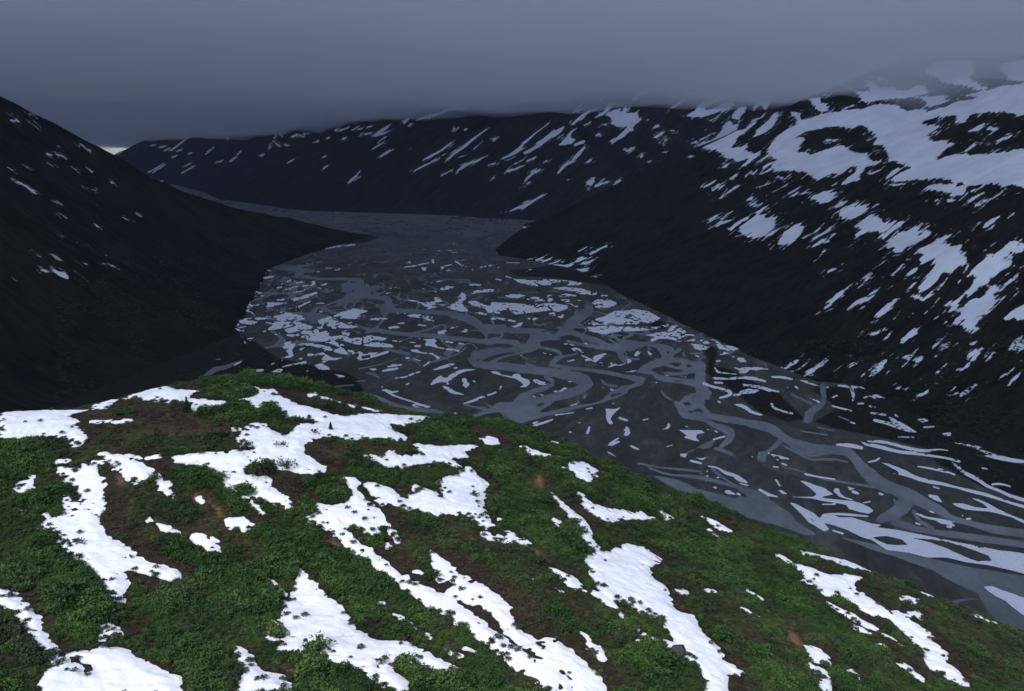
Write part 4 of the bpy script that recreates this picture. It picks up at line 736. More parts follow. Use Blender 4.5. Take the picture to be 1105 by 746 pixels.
def mountain_mat(name, veg_lo, veg_hi, rot, sc, fine, amp, soft):
    """fine = how often snow streaks repeat across the fall line (1/m), amp = how far they eat into the snow (m)"""
    m, nt = mat_new(name)
    n1 = noise_tex(nt, sc, 6, .65, rot, (.25, 1, .25)); n2 = noise_tex(nt, sc * .12, 4, .6)
    n3 = noise_tex(nt, fine, 4, .62, rot, (.13, 1, .13), .3); n4 = noise_tex(nt, fine * .6, 5, .7)
    veg = ramp(nt, math_(nt, 'ADD', math_(nt, 'MULTIPLY', n1, .6), math_(nt, 'MULTIPLY', n2, .4)), [(.34, veg_lo), (.66, veg_hi)])
    s0 = attr(nt, 'snow')
    k = math_(nt, 'ADD', math_(nt, 'SUBTRACT', n3, .5), math_(nt, 'MULTIPLY', math_(nt, 'SUBTRACT', n4, .5), .5))
    sn = math_(nt, 'ADD', s0, math_(nt, 'MULTIPLY', k, amp))
    furrow = math_(nt, 'MINIMUM', math_(nt, 'MULTIPLY', math_(nt, 'SUBTRACT', k, .13), amp), math_(nt, 'ADD', s0, amp * .55))
    f = maprange(nt, math_(nt, 'MAXIMUM', sn, furrow), -soft, soft)
    g = mixc(nt, f, veg, ramp(nt, n2, [(.3, (.66, .69, .74)), (.7, (.84, .86, .88))]))
    surf(nt, g, 1., .0, math_(nt, 'MULTIPLY', n1, math_(nt, 'SUBTRACT', 1.1, f)), 6., .6)
    return m
def snow_on(zf, others, txt, y0, y1, far):
    """outlines of the snow that lie on this mountain and not on one that stands before it"""
    out = []
    for p in parse(txt):
        p = densify(p, 3.)
        w, hit = cast(p, zf, y0, y1, 700, far)
        if hit.sum() < 3: continue
        ok = True
        for zo, a, b in others:
            wo, ho = cast(p[::3], zo, a, b, 500, 1e6)
            if np.median(np.where(ho, wo[:, 1], 1e6)) < np.median(w[hit, 1]): ok = False
        if ok: out.append(w[hit])
    return [w for w in out if len(w) > 2]
def mountain(name, label, grid, st, polys, fall, seed, mat, streak, acw, thin=0.):
    ax, ay, X, Y, Z = grid
    S = np.full(X.shape, -80.); pad = 5 * st
    for w in polys:
        i0, i1 = bbox_idx(ax, w[:, 0].min() - pad, w[:, 0].max() + pad); j0, j1 = bbox_idx(ay, w[:, 1].min() - pad, w[:, 1].max() + pad)
        if i1 - i0 < 2 or j1 - j0 < 2: continue
        s = np.s_[j0:j1, i0:i1]
        S[s] = np.maximum(S[s], poly_sdf(w, X[s], Y[s]))
    c, s_ = fall; al = X * c + Y * s_; ac = -X * s_ + Y * c
    S = S - thin
    S = np.where(S > -70, S + streak * fbm(ac / acw, al / (acw * 5), 3, seed + 40), S)
    o = grid_mesh(name, X, Y, Z, mat, keep=Z > FLOOR - 6, attrs={'snow': S})
    tag(o, label, 'mountain', None, 'structure')
fallR = (.976, .216); fallF = (.52, .855); fallL = (-.96, .28)
fR = mountain_fun(R_poly, .47, 40., (295., 2600., .08), 26., 420., fallR, 9., 100)
fF = mountain_fun(F_poly, .56, 60., 580., 45., 700., fallF, 16., 200)
fL0 = mountain_fun(L_poly, .72, 150., 190., 20., 500., fallL, 8., 300)
def fL(X, Y): return np.minimum(fL0(X, Y) + 84 * np.exp(-((X + 1880) ** 2 + (Y - 3250) ** 2) / (2 * 300. ** 2)), 232 + 12 * fbm(X / 300, Y / 300, 3, 310))   # rounded shoulder
m_R = mountain_mat('dark_slope_scrub', (.0035, .004, .0035), (.028, .028, .021), math.atan2(-.62, .785), .09, .085, 44., 1.2)
m_F = mountain_mat('far_slope_scrub', (.005, .006, .006), (.034, .035, .031), math.atan2(-.78, .62), .03, .034, 46., 3.5)
m_L = mountain_mat('left_slope_scrub', (.0035, .004, .003), (.026, .026, .018), math.atan2(-fallL[1], fallL[0]), .06, .06, 22., 2.)
gR = mountain_grid(fR, -120, 3400, 700, 6900, 4.5); gF = mountain_grid(fF, -7600, 2600, 5100, 15600, 12.); gL = mountain_grid(fL, -4600, -500, 200, 5900, 9.)
zR, zF, zL = (grid_sampler(g[0], g[1], g[4]) for g in (gR, gF, gL))
both = SNOW_RIGHT + '\n' + SNOW_FAR
mountain('right_mountain', 'near dark mountain side on the right with broad snowfields', gR, 4.5, snow_on(zR, [(zF, 4800, 12000)], both, 700, 6800, 6500.), (.785, .62), 1, m_R, 8., 16.)
mountain('far_mountain', 'long bluish mountain wall across the head of the valley with thin snow gullies', gF, 12., snow_on(zF, [(zR, 700, 6800)], both, 4800, 15500, 14000.), (.62, .78), 2, m_F, 8., 30.)
mountain('left_mountain', 'black rounded mountain on the left with few snow flecks', gL, 9., snow_on(zL, [], SNOW_LEFT, 900, 5800, 5500.), fallL, 3, m_L, 6., 18., 3.)

# ------------------------------------------------------------------ valley floor with river arms and snow
uu = np.concatenate([np.arange(-260, -20, 8.), np.arange(-20, 1126, 1.25), np.arange(1126, 1400, 8.)])
vv = np.concatenate([np.arange(178, 196, 2.), np.arange(196, 300, .6), np.arange(300, 720, .9)])[::-1]
VU, VV = np.meshgrid(uu, vv)
VX, VY = np.moveaxis(floor_pt(VU, VV), -1, 0)
SCL = np.hypot(VX, VY) / FPX                      # metres across one pixel there
def floor_raster(polys, F=None, pad=6.):
    """distance in pixel widths (metres / SCL) so that one pad suits near and far"""
    if F is None: F = np.full(VX.shape, -6.)
    for p in polys:
        p = densify(p, 6.)
        i0, i1 = bbox_idx(uu, p[:, 0].min() - pad, p[:, 0].max() + pad)
        j1 = len(vv) - np.searchsorted(vv[::-1], p[:, 1].min() - pad); j0 = len(vv) - np.searchsorted(vv[::-1], p[:, 1].max() + pad)
        j0 = max(0, j0 - 1); j1 = min(len(vv), j1 + 1)
        if i1 - i0 < 2 or j1 - j0 < 2: continue
        s = np.s_[j0:j1, i0:i1]
        F[s] = np.maximum(F[s], poly_sdf(floor_pt(p[:, 0], p[:, 1]), VX[s], VY[s]) / SCL[s])
    return F
FLW = (-.215, .976)                               # down-valley direction of the flats
def floor_noise(amp, wl, seed):
    al = VX * FLW[0] + VY * FLW[1]; ac = VX * FLW[1] - VY * FLW[0]
    return amp * fbm(ac / wl, al / (wl * 1.6), 3, seed)
SCRUB = floor_raster(parse(FLOOR_SCRUB), None, 14.)
gx = np.concatenate([np.linspace(-26000, -4000, 12), np.linspace(-3800, 3800, 60), np.linspace(4000, 26000, 12)])
gy = np.concatenate([np.linspace(-3000, 0, 10), np.linspace(100, 14000, 90), np.linspace(15000, 60000, 16)])
QX, QY = np.meshgrid(gx, gy)
m_ground, nt = mat_new('dark_lowland')
n2 = noise_tex(nt, .02, 5, .6)
surf(nt, ramp(nt, n2, [(.3, (.016, .017, .014)), (.7, (.045, .042, .036))]), .95, .1)
tag(grid_mesh('ground', QX, QY, np.full(QX.shape, FLOOR - 1.5), m_ground), 'wide lowland under the valley', 'ground', None, 'structure')

m_gravel, nt = mat_new('river_gravel')
rotv = math.atan2(.215, .976)
n1 = noise_tex(nt, .011, 6, .62, rotv, (1, .45, 1), .6); n2 = noise_tex(nt, .05, 5, .65, rotv, (1, .35, 1), 1.2); n3 = noise_tex(nt, .4, 4, .6)
grav = ramp(nt, math_(nt, 'ADD', math_(nt, 'MULTIPLY', n1, .55), math_(nt, 'MULTIPLY', n2, .45)), [(.36, (.038, .037, .030)), (.50, (.060, .059, .049)), (.66, (.116, .114, .097))])
scr = ramp(nt, n3, [(.3, (.007, .0075, .006)), (.7, (.024, .024, .018))])
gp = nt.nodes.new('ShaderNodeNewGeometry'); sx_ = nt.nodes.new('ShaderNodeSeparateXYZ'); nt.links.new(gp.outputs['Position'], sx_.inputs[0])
pale = math_(nt, 'MULTIPLY', maprange(nt, sx_.outputs[1], 2600., 6500.), .8)      # gravel grows paler up-valley
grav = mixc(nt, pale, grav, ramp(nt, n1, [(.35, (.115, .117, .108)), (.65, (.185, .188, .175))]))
f = maprange(nt, math_(nt, 'ADD', attr(nt, 'scrub'), math_(nt, 'MULTIPLY', math_(nt, 'SUBTRACT', n2, .5), 14.)), -2.5, 2.5)
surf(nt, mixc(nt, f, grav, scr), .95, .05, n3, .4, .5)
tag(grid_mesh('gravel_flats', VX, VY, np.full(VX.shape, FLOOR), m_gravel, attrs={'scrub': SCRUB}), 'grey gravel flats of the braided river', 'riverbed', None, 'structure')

def floor_layer(name, F, mat, z):
    V, FB = contour_mesh(VX, VY, F)
    V[:, 2] = FLOOR + z
    return mesh_from(name, V, FB, mat)
WAT = floor_raster(parse(WATER)); ISL = floor_raster(parse(WATER_ISLES))
wob = (floor_noise(1.3, 16., 61) + floor_noise(.8, 6., 62)) * np.minimum(1.2, .5 + 1. / SCL)
def braid(lam, half, seed, stretch=2.0):
    """a net of thin meandering lines (half = half their width in metres), as distance in pixel widths"""
    al = VX * FLW[0] + VY * FLW[1]; ac = VX * FLW[1] - VY * FLW[0]
    wx = 1.1 * lam * fbm(VX / (2.6 * lam), VY / (2.6 * lam), 2, seed + 3); wy = 1.1 * lam * fbm(VX / (2.6 * lam), VY / (2.6 * lam), 2, seed + 4)
    n = fbm((ac + wx) / lam, (al + wy) / (lam * stretch), 2, seed)
    on = sstep(-.25, .15, fbm(VX / (4 * lam), VY / (5 * lam), 3, seed + 9))
    return (half * on - np.abs(n) * lam / 3.2) / SCL - (1 - on) * .4
BED = -np.maximum(SCRUB + 1, -6)
THIN = np.maximum(np.maximum(braid(130., 2.2, 401, 3.), braid(62., 1.2, 411, 3.2)), np.maximum(braid(34., .8, 415, 3.), np.where(VY > 2600, braid(240., 6., 421, 3.5), -9)))
THIN = np.minimum(THIN, BED) - 1.1 * sstep(1900, 1200, VY)
WATF = np.maximum(np.minimum(WAT + wob * .9, -(ISL + wob)), THIN)
m_water, nt = mat_new('silty_water')
n1 = noise_tex(nt, .012, 5, .6, rotv, (1, .5, 1)); n2 = noise_tex(nt, .5, 3, .5)
surf(nt, ramp(nt, n1, [(.36, (.060, .072, .068)), (.64, (.150, .168, .158))]), .16, .5, n2, .05, .25)
tag(floor_layer('river', WATF, m_water, .15), 'braided grey river arms winding down the valley', 'river', None, 'structure')
m_fsnow = m_snow.copy(); m_fsnow.name = 'valley_snow'
hol = floor_raster(parse(FLOOR_HOLES))
SEAM = np.maximum(braid(34., .9, 501, 2.5), braid(60., 1.3, 511, 3.)) + .25 * floor_noise(1., 12., 77)      # dark melt lines through the snow
NEAR = sstep(1750, 1250, VY)
def floor_snow(polys, amp=1.0):
    F = floor_raster(polys)
    far = np.minimum(1, 2.2 / SCL)
    nz = (floor_noise(1.25 * amp, 16., 71) + floor_noise(1.0 * amp, 6., 72) + floor_noise(.7, 40., 73)) * np.minimum(1.15, .55 + 1. / SCL) * .8
    F = np.where(F > -6, F + nz * (1 - .62 * NEAR) - .15 * (1 - NEAR), F)
    F = np.minimum(F, -(hol + nz))
    F = np.where(F > -6, np.minimum(F, -SEAM + 3. * NEAR), F)
    spots = (.30 - fbm(VX / 7., VY / 10., 3, 75) - .25 * fbm(VX / 60., VY / 60., 2, 76)) * 6
    return np.where(F > -6, np.minimum(F, spots + F * .4 + 1.6 * NEAR), F)
# slivers left along the old channel rims, thicker on the left half of the flats
_al = VX * FLW[0] + VY * FLW[1]; _ac = VX * FLW[1] - VY * FLW[0]
_den = .37 - .10 * sstep(-100, -420, VX + (VY - 1800) * .2) + .45 * sstep(2600, 4200, VY) + .08 * sstep(1800, 1200, VY)
SLIV = np.minimum(braid(55., 2.6, 601, 2.4), (fbm(VX / 22, VY / 30, 3, 611) + .8 * fbm(VX / 150, VY / 210, 2, 612) - _den) * 14)
SLIV = np.minimum(np.minimum(SLIV, -WATF - .3), -np.maximum(SCRUB - 3, -6))
FREST = np.full(VX.shape, -6.)
for lab, t in FLOOR_SNOW:
    F = floor_snow(parse(t))
    F, rest = main_piece(F); FREST = np.maximum(FREST, rest)
    j, i = np.where(F > 0)
    s = np.s_[max(0, j.min() - 2):j.max() + 3, max(0, i.min() - 2):i.max() + 3]
    V, FB = contour_mesh(VX[s], VY[s], F[s]); V[:, 2] = FLOOR + .35 + .3 * sstep(0, 3, V[:, 2])
    tag(mesh_from('snow_patch', V, FB, m_fsnow), lab, 'snow patch', 'snow patches on the valley floor')
tag(floor_layer('snow_flecks', np.maximum(np.maximum(floor_snow(parse(FLOOR_FLECKS)), SLIV), FREST), m_fsnow, .33), 'countless small snow flecks left on the river flats', 'snow', None, 'stuff')
# ------------------------------------------------------------------ scrub on the hill
def leaf_mat(name, a, b, c, rough=.7):
    m, nt = mat_new(name)
    oi = nt.nodes.new('ShaderNodeObjectInfo')
    n = noise_tex(nt, 3., 3)
    gp = nt.nodes.new('ShaderNodeNewGeometry'); pn = nt.nodes.new('ShaderNodeTexNoise'); pn.inputs['Scale'].default_value = .11; pn.inputs['Detail'].default_value = 4
    nt.links.new(gp.outputs['Position'], pn.inputs['Vector'])
    f = math_(nt, 'ADD', math_(nt, 'MULTIPLY', oi.outputs['Random'], .45), math_(nt, 'ADD', math_(nt, 'MULTIPLY', n, .25), math_(nt, 'MULTIPLY', maprange(nt, pn.outputs['Fac'], .35, .65), .35)))
    surf(nt, ramp(nt, f, [(.15, a), (.5, b), (.85, c)]), rough, .25)
    return m
m_leaf = leaf_mat('alder_leaves', (.014, .036, .008), (.030, .068, .013), (.060, .106, .022))
m_dull = leaf_mat('dull_willow_leaves', (.015, .027, .011), (.029, .044, .017), (.056, .070, .030))
m_heath = leaf_mat('dry_heath_twigs', (.024, .018, .012), (.045, .034, .021), (.080, .062, .034))
m_bark, nt = mat_new('dark_bark'); surf(nt, ramp(nt, noise_tex(nt, 6., 3), [(.3, (.020, .016, .013)), (.7, (.055, .045, .036))]), .9, .1)
m_needle = leaf_mat('spruce_needles', (.010, .018, .009), (.016, .026, .012), (.024, .036, .016))
def tube(V, Fc, p, q, r0, r1, n=4):
    p = np.array(p, float); q = np.array(q, float); d = q - p; d /= np.linalg.norm(d) + 1e-9
    a = np.cross(d, [0, 0, 1.] if abs(d[2]) < .9 else [1., 0, 0]); a /= np.linalg.norm(a); b = np.cross(d, a)
    k = len(V)
    for c, r in ((p, r0), (q, r1)):
        for i in range(n):
            t = 2 * math.pi * i / n; V.append(c + r * (math.cos(t) * a + math.sin(t) * b))
    for i in range(n): Fc.append((k + i, k + (i + 1) % n, k + n + (i + 1) % n, k + n + i))
def leafq(V, Fc, c, s, R, up=.55):
    nrm = np.array([R.gauss(0, 1), R.gauss(0, 1), abs(R.gauss(0, 1)) + up]); nrm /= np.linalg.norm(nrm)
    a = np.cross(nrm, [R.gauss(0, 1), R.gauss(0, 1), R.gauss(0, 1)]); a /= np.linalg.norm(a) + 1e-9; b = np.cross(nrm, a)
    k = len(V); e = .55 + .3 * R.random()
    for x, y in ((-1, -.35), (0, -e), (1, -.2), (.75, .5), (0, e), (-.8, .4)):
        V.append(np.array(c) + s * (x * a + y * e * b) + s * .25 * nrm * (R.random() - .5))
    Fc.append(tuple(range(k, k + 6)))
def shrub_mesh(name, seed, rad, hgt, nleaf, ls, nstem, lm, loose=.0):
    R = random.Random(seed); V = []; Fc = []; mi = []
    tips = []
    for i in range(nstem):
        t = 2 * math.pi * (i + R.random()) / nstem; r = rad * (.35 + .6 * R.random()); h = hgt * (.55 + .45 * R.random())
        mid = np.array([math.cos(t) * r * .45, math.sin(t) * r * .45, h * .6]); tip = np.array([math.cos(t) * r, math.sin(t) * r, h * (1 - .35 * (r / rad) ** 2)])
        n0 = len(Fc); tube(V, Fc, (0, 0, -.15), mid, .05 * rad, .032 * rad, 3); tube(V, Fc, mid, tip, .032 * rad, .012 * rad, 3); mi += [1] * (len(Fc) - n0)
        for k in range(2):
            side = mid + (tip - mid) * R.random() + np.array([R.gauss(0, .22), R.gauss(0, .22), .1 + .2 * R.random()]) * rad
            n0 = len(Fc); tube(V, Fc, mid, side, .02 * rad, .008 * rad, 3); mi += [1] * (len(Fc) - n0); tips.append(side)
        tips += [tip, mid]
    for i in range(nleaf):
        if R.random() < .35 and tips:
            c = tips[R.randrange(len(tips))] + np.array([R.gauss(0, .16), R.gauss(0, .16), R.gauss(0, .1)]) * rad
        else:
            t = R.random() * 6.283; q = math.sqrt(R.random()); lump = 1 + .22 * math.sin(3 * t + seed) + .12 * math.sin(7 * t + 2 * seed)
            top = hgt * (1 - .62 * q ** 2.2) * (.9 + .2 * math.sin(5 * t + seed * 1.7))
            c = np.array([math.cos(t) * q * rad * lump, math.sin(t) * q * rad * lump, top * (1 - (1 - loose) * .30 * R.random() ** 1.5 - loose * R.random() * .8)])
        leafq(V, Fc, c, ls * (.7 + .6 * R.random()), R); mi.append(0)
    me = bpy.data.meshes.new(name); me.from_pydata([tuple(v) for v in V], [], Fc); me.materials.append(lm); me.materials.append(m_bark)
    me.polygons.foreach_set('material_index', np.array(mi, np.int32)); me.update()
    return me
pc = bpy.data.collections.new('shrub_kinds')
def proto(name, me):
    o = bpy.data.objects.new(name, me); pc.objects.link(o)
for i in range(4): proto('k0%d_alder' % i, shrub_mesh('alder_shrub', 10 + i, .95, 1.15, 210, .145, 5, m_leaf))
for i in range(3): proto('k1%d_willow' % i, shrub_mesh('willow_shrub', 30 + i, .85, .8, 150, .14, 5, m_dull))
for i in range(3): proto('k2%d_heath' % i, shrub_mesh('heath_tuft', 50 + i, .7, .34, 80, .12, 4, m_heath, .3))
for i in range(2): proto('k3%d_twig' % i, shrub_mesh('twiggy_shrub', 70 + i, .8, .8, 26, .12, 9, m_dull, .8))
def scatter(name, P, kind, sc, label, cat, tilt=.12):
    n = len(P); me = bpy.data.meshes.new(name); me.vertices.add(n); me.vertices.foreach_set('co', P.astype(np.float32).ravel())
    for k, v, t in (('shrub_kind', kind, 'INT'), ('shrub_size', sc, 'FLOAT'), ('shrub_turn', rng.uniform(0, 6.283, n), 'FLOAT')):
        a = me.attributes.new(k, t, 'POINT'); a.data.foreach_set('value', np.asarray(v, np.int32 if t == 'INT' else np.float32))
    o = bpy.data.objects.new(name, me); COL.objects.link(o)
    ng = bpy.data.node_groups.new(name + '_nodes', 'GeometryNodeTree')
    ng.interface.new_socket('Geometry', in_out='INPUT', socket_type='NodeSocketGeometry'); ng.interface.new_socket('Geometry', in_out='OUTPUT', socket_type='NodeSocketGeometry')
    L = ng.links.new; gi = ng.nodes.new('NodeGroupInput'); go = ng.nodes.new('NodeGroupOutput')
    iop = ng.nodes.new('GeometryNodeInstanceOnPoints'); ci = ng.nodes.new('GeometryNodeCollectionInfo')
    ci.inputs['Collection'].default_value = pc; ci.inputs['Separate Children'].default_value = True; ci.inputs['Reset Children'].default_value = True
    def at(nm, ty):
        q = ng.nodes.new('GeometryNodeInputNamedAttribute'); q.data_type = ty; q.inputs[0].default_value = nm; return q.outputs[0]
    cx = ng.nodes.new('ShaderNodeCombineXYZ'); L(at('shrub_turn', 'FLOAT'), cx.inputs[2])
    L(gi.outputs[0], iop.inputs['Points']); L(ci.outputs[0], iop.inputs['Instance']); iop.inputs['Pick Instance'].default_value = True
    L(at('shrub_kind', 'INT'), iop.inputs['Instance Index']); L(cx.outputs[0], iop.inputs['Rotation']); L(at('shrub_size', 'FLOAT'), iop.inputs['Scale'])
    L(iop.outputs[0], go.inputs[0])
    md = o.modifiers.new('scatter', 'NODES'); md.node_group = ng
    tag(o, label, cat, None, 'stuff'); return o
NC = 300000
x = rng.uniform(-205, 238, NC); y = rng.uniform(74, 322, NC)
z = hill_z(x, y)
# keep what lies inside a little more than the photographed part of the hill and is not far down its hidden back
t = np.abs(x) < .62 * y + 22
x, y, z = x[t], y[t], z[t]
sf = rs(SNOWF, x, y); bf = rs(BAREF, x, y); tf = rs(TANF, x, y); hf = rs(HEATHF, x, y)
band = fbm((x * .77 + y * .63) / 8, (x * .63 - y * .77) / 70, 3, 96)      # brush grows in bands down the slope
big = .6 * fbm(x / 22, y / 22, 4, 91) + .75 * band; mid = fbm(x / 6, y / 6, 3, 92)
green = .74 + 1.1 * big + .5 * mid + .25 * sstep(-150, -75, -np.abs(z + 75) - 75) - sstep(-1.5, 1.5, hf) * .85 - sstep(-.2, .8, bf) * (sf < -.3) * 1.0 - sstep(-2.4, -.2, tf) * 3
r = rng.random(len(x))
alder = green > r * .85 + .10
heath = ~alder & (r < .42) & (tf < -.3)
edge = (sf > -.4)                                   # sprigs sticking through the rim of the snow
sprig = edge & (sf < 5) & (rng.random(len(x)) < .95 * np.exp(-np.maximum(sf, 0) * .75)) & (fbm(x / 3.2, y / 3.2, 3, 93) + .3 * fbm(x / 14, y / 14, 2, 94) > .06)
_w, _ = cast(np.array([[730., 707.]]), hill_z, 70, 420, 900, 250.)
BOULDER = np.array([_w[0, 0], _w[0, 1]])
ok = np.where(edge, sprig, alder | heath) & (np.hypot(x - BOULDER[0], y - BOULDER[1] + .8) > 2.1)
kind = np.where(alder, np.where(rng.random(len(x)) < sstep(.25, -.15, big + .5 * mid) * .75 + .16, rng.integers(4, 7, len(x)), rng.integers(0, 4, len(x))), rng.integers(7, 10, len(x)))
kind = np.where(edge, np.where(rng.random(len(x)) < .45, rng.integers(10, 12, len(x)), rng.integers(0, 6, len(x))), kind)
clump = fbm(x / 4.5, y / 4.5, 3, 95)
sc = rng.uniform(.7, 1.25, len(x)) * (1 + .3 * big) * (1 + 1.15 * clump) * .78 * np.where(rng.random(len(x)) < .04, 1.5, 1.) * np.where(edge, .58, 1.) * np.where(sf > -1.4, .8, 1.)
# dark sprigs poking through the thinning snow, thickest along the lower left rims
NS = 90000
sx, sy = rng.uniform(-205, 238, NS), rng.uniform(74, 322, NS)
q = rs(SNOWF, sx, sy); q2 = rs(SNOWF, sx - 2.2, sy - 1.6)       # q2 low = close to the lower left rim
pr = np.exp(-np.maximum(q, 0) * .9) * (.25 + .75 * sstep(1.5, -1.5, q2)) + .035 * np.exp(-np.maximum(q, 0) * .25)
keep = (q > -.6) & (rng.random(NS) < pr * sstep(-.25, .3, fbm(sx / 3.5, sy / 3.5, 3, 93) + .4 * fbm(sx / 16, sy / 16, 2, 94)) * 1.1)
sx, sy = sx[keep], sy[keep]
ok &= ~edge
x = np.concatenate([x[ok], sx]); y = np.concatenate([y[ok], sy]); z = np.concatenate([z[ok], hill_z(sx, sy) + .10 + .36 * sstep(0, 2.2, rs(SNOWF, sx, sy))])
kind = np.concatenate([kind[ok], rng.integers(4, 7, len(sx))]); sc = np.concatenate([sc[ok], rng.uniform(.38, .85, len(sx))]); ok = np.ones(len(x), bool)
P = np.stack([x, y, z - .05], 1)[ok]
scatter('scrub', P, kind[ok], np.maximum(sc[ok], .35), 'dense low green and brown scrub covering the hill between the snow patches', 'scrub')
print('scrub', len(P))

# dark brush along the foot of the right mountain and on the left river bank
bu = np.concatenate([rng.uniform(755, 1125, 9000), rng.uniform(60, 400, 9000)]); bv = np.concatenate([rng.uniform(365, 520, 9000), rng.uniform(255, 430, 9000)])
bw, bh = cast(np.stack([bu, bv], 1), lambda a, b: np.maximum(np.maximum(zR(a, b), zL(a, b)), FLOOR), 600, 5500, 700, 5600.)
def fs(A, u, v):
    i = np.clip(np.searchsorted(uu, u), 0, len(uu) - 1); j = np.clip(len(vv) - 1 - np.searchsorted(vv[::-1], v), 0, len(vv) - 1)
    return A[j, i]
bz = np.maximum(np.maximum(zR(bw[:, 0], bw[:, 1]), zL(bw[:, 0], bw[:, 1])), FLOOR)
onfl = bz < FLOOR + 1
k = bh & np.where(onfl, (fs(SCRUB, bu, bv) > 1) & (rng.random(len(bu)) < .4), (bz < FLOOR + 130) & (fbm(bw[:, 0] / 60, bw[:, 1] / 60, 3, 66) > -.1)) & (fs(WATF, bu, bv) < 0)
BP = np.stack([bw[:, 0], bw[:, 1], bz], 1)[k]
scatter('brush', BP, rng.integers(4, 7, len(BP)), rng.uniform(1.4, 3.2, len(BP)), 'dark brush along the feet of the mountains', 'brush')

# single plants and a boulder one can point at
def hill_at(u, v):
    w, _ = cast(np.array([[u, v]]), hill_z, 70, 420, 900, 250.)
    return np.array([w[0, 0], w[0, 1], float(hill_z(w[:, 0], w[:, 1])[0])])
def lone_shrub(u, v, wpx, hpx, seed, label, lm, nleaf, loose=.2, nstem=7):
    p = hill_at(u, v); sc_ = np.linalg.norm(p) / FPX
    r_, h_ = wpx * sc_ / 2, hpx * sc_ * 1.05
    e = empty('alder_bush', p - np.array([0, 0, .1])); tag(e, label, 'bush', 'single bushes standing on or beside the snow')
    me = shrub_mesh('foliage', seed, r_, h_, nleaf, .24, nstem, lm, loose)
    # split stems and leaves into two parts
    mi = np.zeros(len(me.polygons), np.int32); me.polygons.foreach_get('material_index', mi)
    vs = np.array([v.co[:] for v in me.vertices])
    for nm, k, mat in (('stems', 1, m_bark), ('foliage', 0, lm)):
        fs = [tuple(me.polygons[i].vertices) for i in np.where(mi == k)[0]]
        us = sorted({i for f in fs for i in f}); mp = {a: b for b, a in enumerate(us)}
        m2 = bpy.data.meshes.new(nm); m2.from_pydata([tuple(vs[i]) for i in us], [], [tuple(mp[i] for i in f) for f in fs]); m2.materials.append(mat); m2.update()
        o = bpy.data.objects.new(nm, m2); COL.objects.link(o); o.parent = e
    bpy.data.meshes.remove(me)
lone_shrub(280, 514, 26, 20, 201, 'leafy green bush standing alone in the largest snow sheet', m_leaf, 420, .35)
lone_shrub(308, 505, 24, 10, 202, 'open twiggy bush on snow just right of the leafy lone bush', m_dull, 120, .7, 12)
lone_shrub(301, 482, 16, 7, 203, 'low sparse bush sticking out of the largest snow sheet below its crest', m_dull, 60, .8, 10)
lone_shrub(339, 469, 12, 7, 204, 'tiny bare bush on snow just left of the tiny spruce', m_dull, 40, .8, 9)
lone_shrub(266, 484, 16, 9, 205, 'grey green bush at the left rim of the largest snow sheet', m_dull, 130, .5)
lone_shrub(344, 703, 30, 14, 206, 'dark green bush growing in a hollow of the large bottom snow wedge', m_leaf, 380, .3)
lone_shrub(430, 466, 12, 8, 207, 'round dark bush at the right end of the crest snow', m_dull, 160, .2)
lone_shrub(512, 536, 10, 7, 208, 'dark bush in a snow hole of the wide central patch', m_dull, 90, .4)
lone_shrub(84, 588, 16, 6, 209, 'flat dark bush lying in the hourglass snow patch', m_dull, 70, .5)
def spruce(u, v, wpx, hpx, seed, label):
    p = hill_at(u, v); k = np.linalg.norm(p) / FPX; H = hpx * k * 1.04; W = wpx * k / 2; R = random.Random(seed)
    e = empty('spruce_tree', p - np.array([0, 0, .1])); tag(e, label, 'tree', 'spruces on the hill crest')
    V = []; Fc = []; tube(V, Fc, (0, 0, -.2), (0, 0, H * .97), H * .03, .01, 7)
    m1 = bpy.data.meshes.new('trunk'); m1.from_pydata([tuple(q) for q in V], [], Fc); m1.materials.append(m_bark)
    V = []; Fc = []; mi = []
    for lv in range(16):
        f = lv / 15.; zz = H * (.06 + .92 * f); rr = W * (1 - f) ** .8 * (.8 + .4 * R.random()) + .03
        nb = max(4, int(11 * (1 - f * .6)))
        for b in range(nb):
            t = 6.283 * (b + R.random()) / nb; L_ = rr * (.75 + .4 * R.random()); d = np.array([math.cos(t), math.sin(t), 0])
            tip = d * L_ + np.array([0, 0, zz - .28 * L_])
            tube(V, Fc, (0, 0, zz), tip, .018, .006, 3)
            for q in range(5):
                c = np.array([0, 0, zz]) + (tip - np.array([0, 0, zz])) * (.25 + .2 * q)
                leafq(V, Fc, c + np.array([0, 0, -.03]), .10 + .12 * W * (1 - f * .5), R, .9)
    m2 = bpy.data.meshes.new('crown'); m2.from_pydata([tuple(q) for q in V], [], Fc); m2.materials.append(m_needle)
    for nm, m in (('trunk', m1), ('crown', m2)):
        o = bpy.data.objects.new(nm, m); COL.objects.link(o); o.parent = e
spruce(202, 444, 9, 16, 1, 'small dark spruce standing before the domed crest snow bank')
spruce(357, 465, 6, 10, 2, 'tiny dark spruce standing alone on the snow near the hill crest')
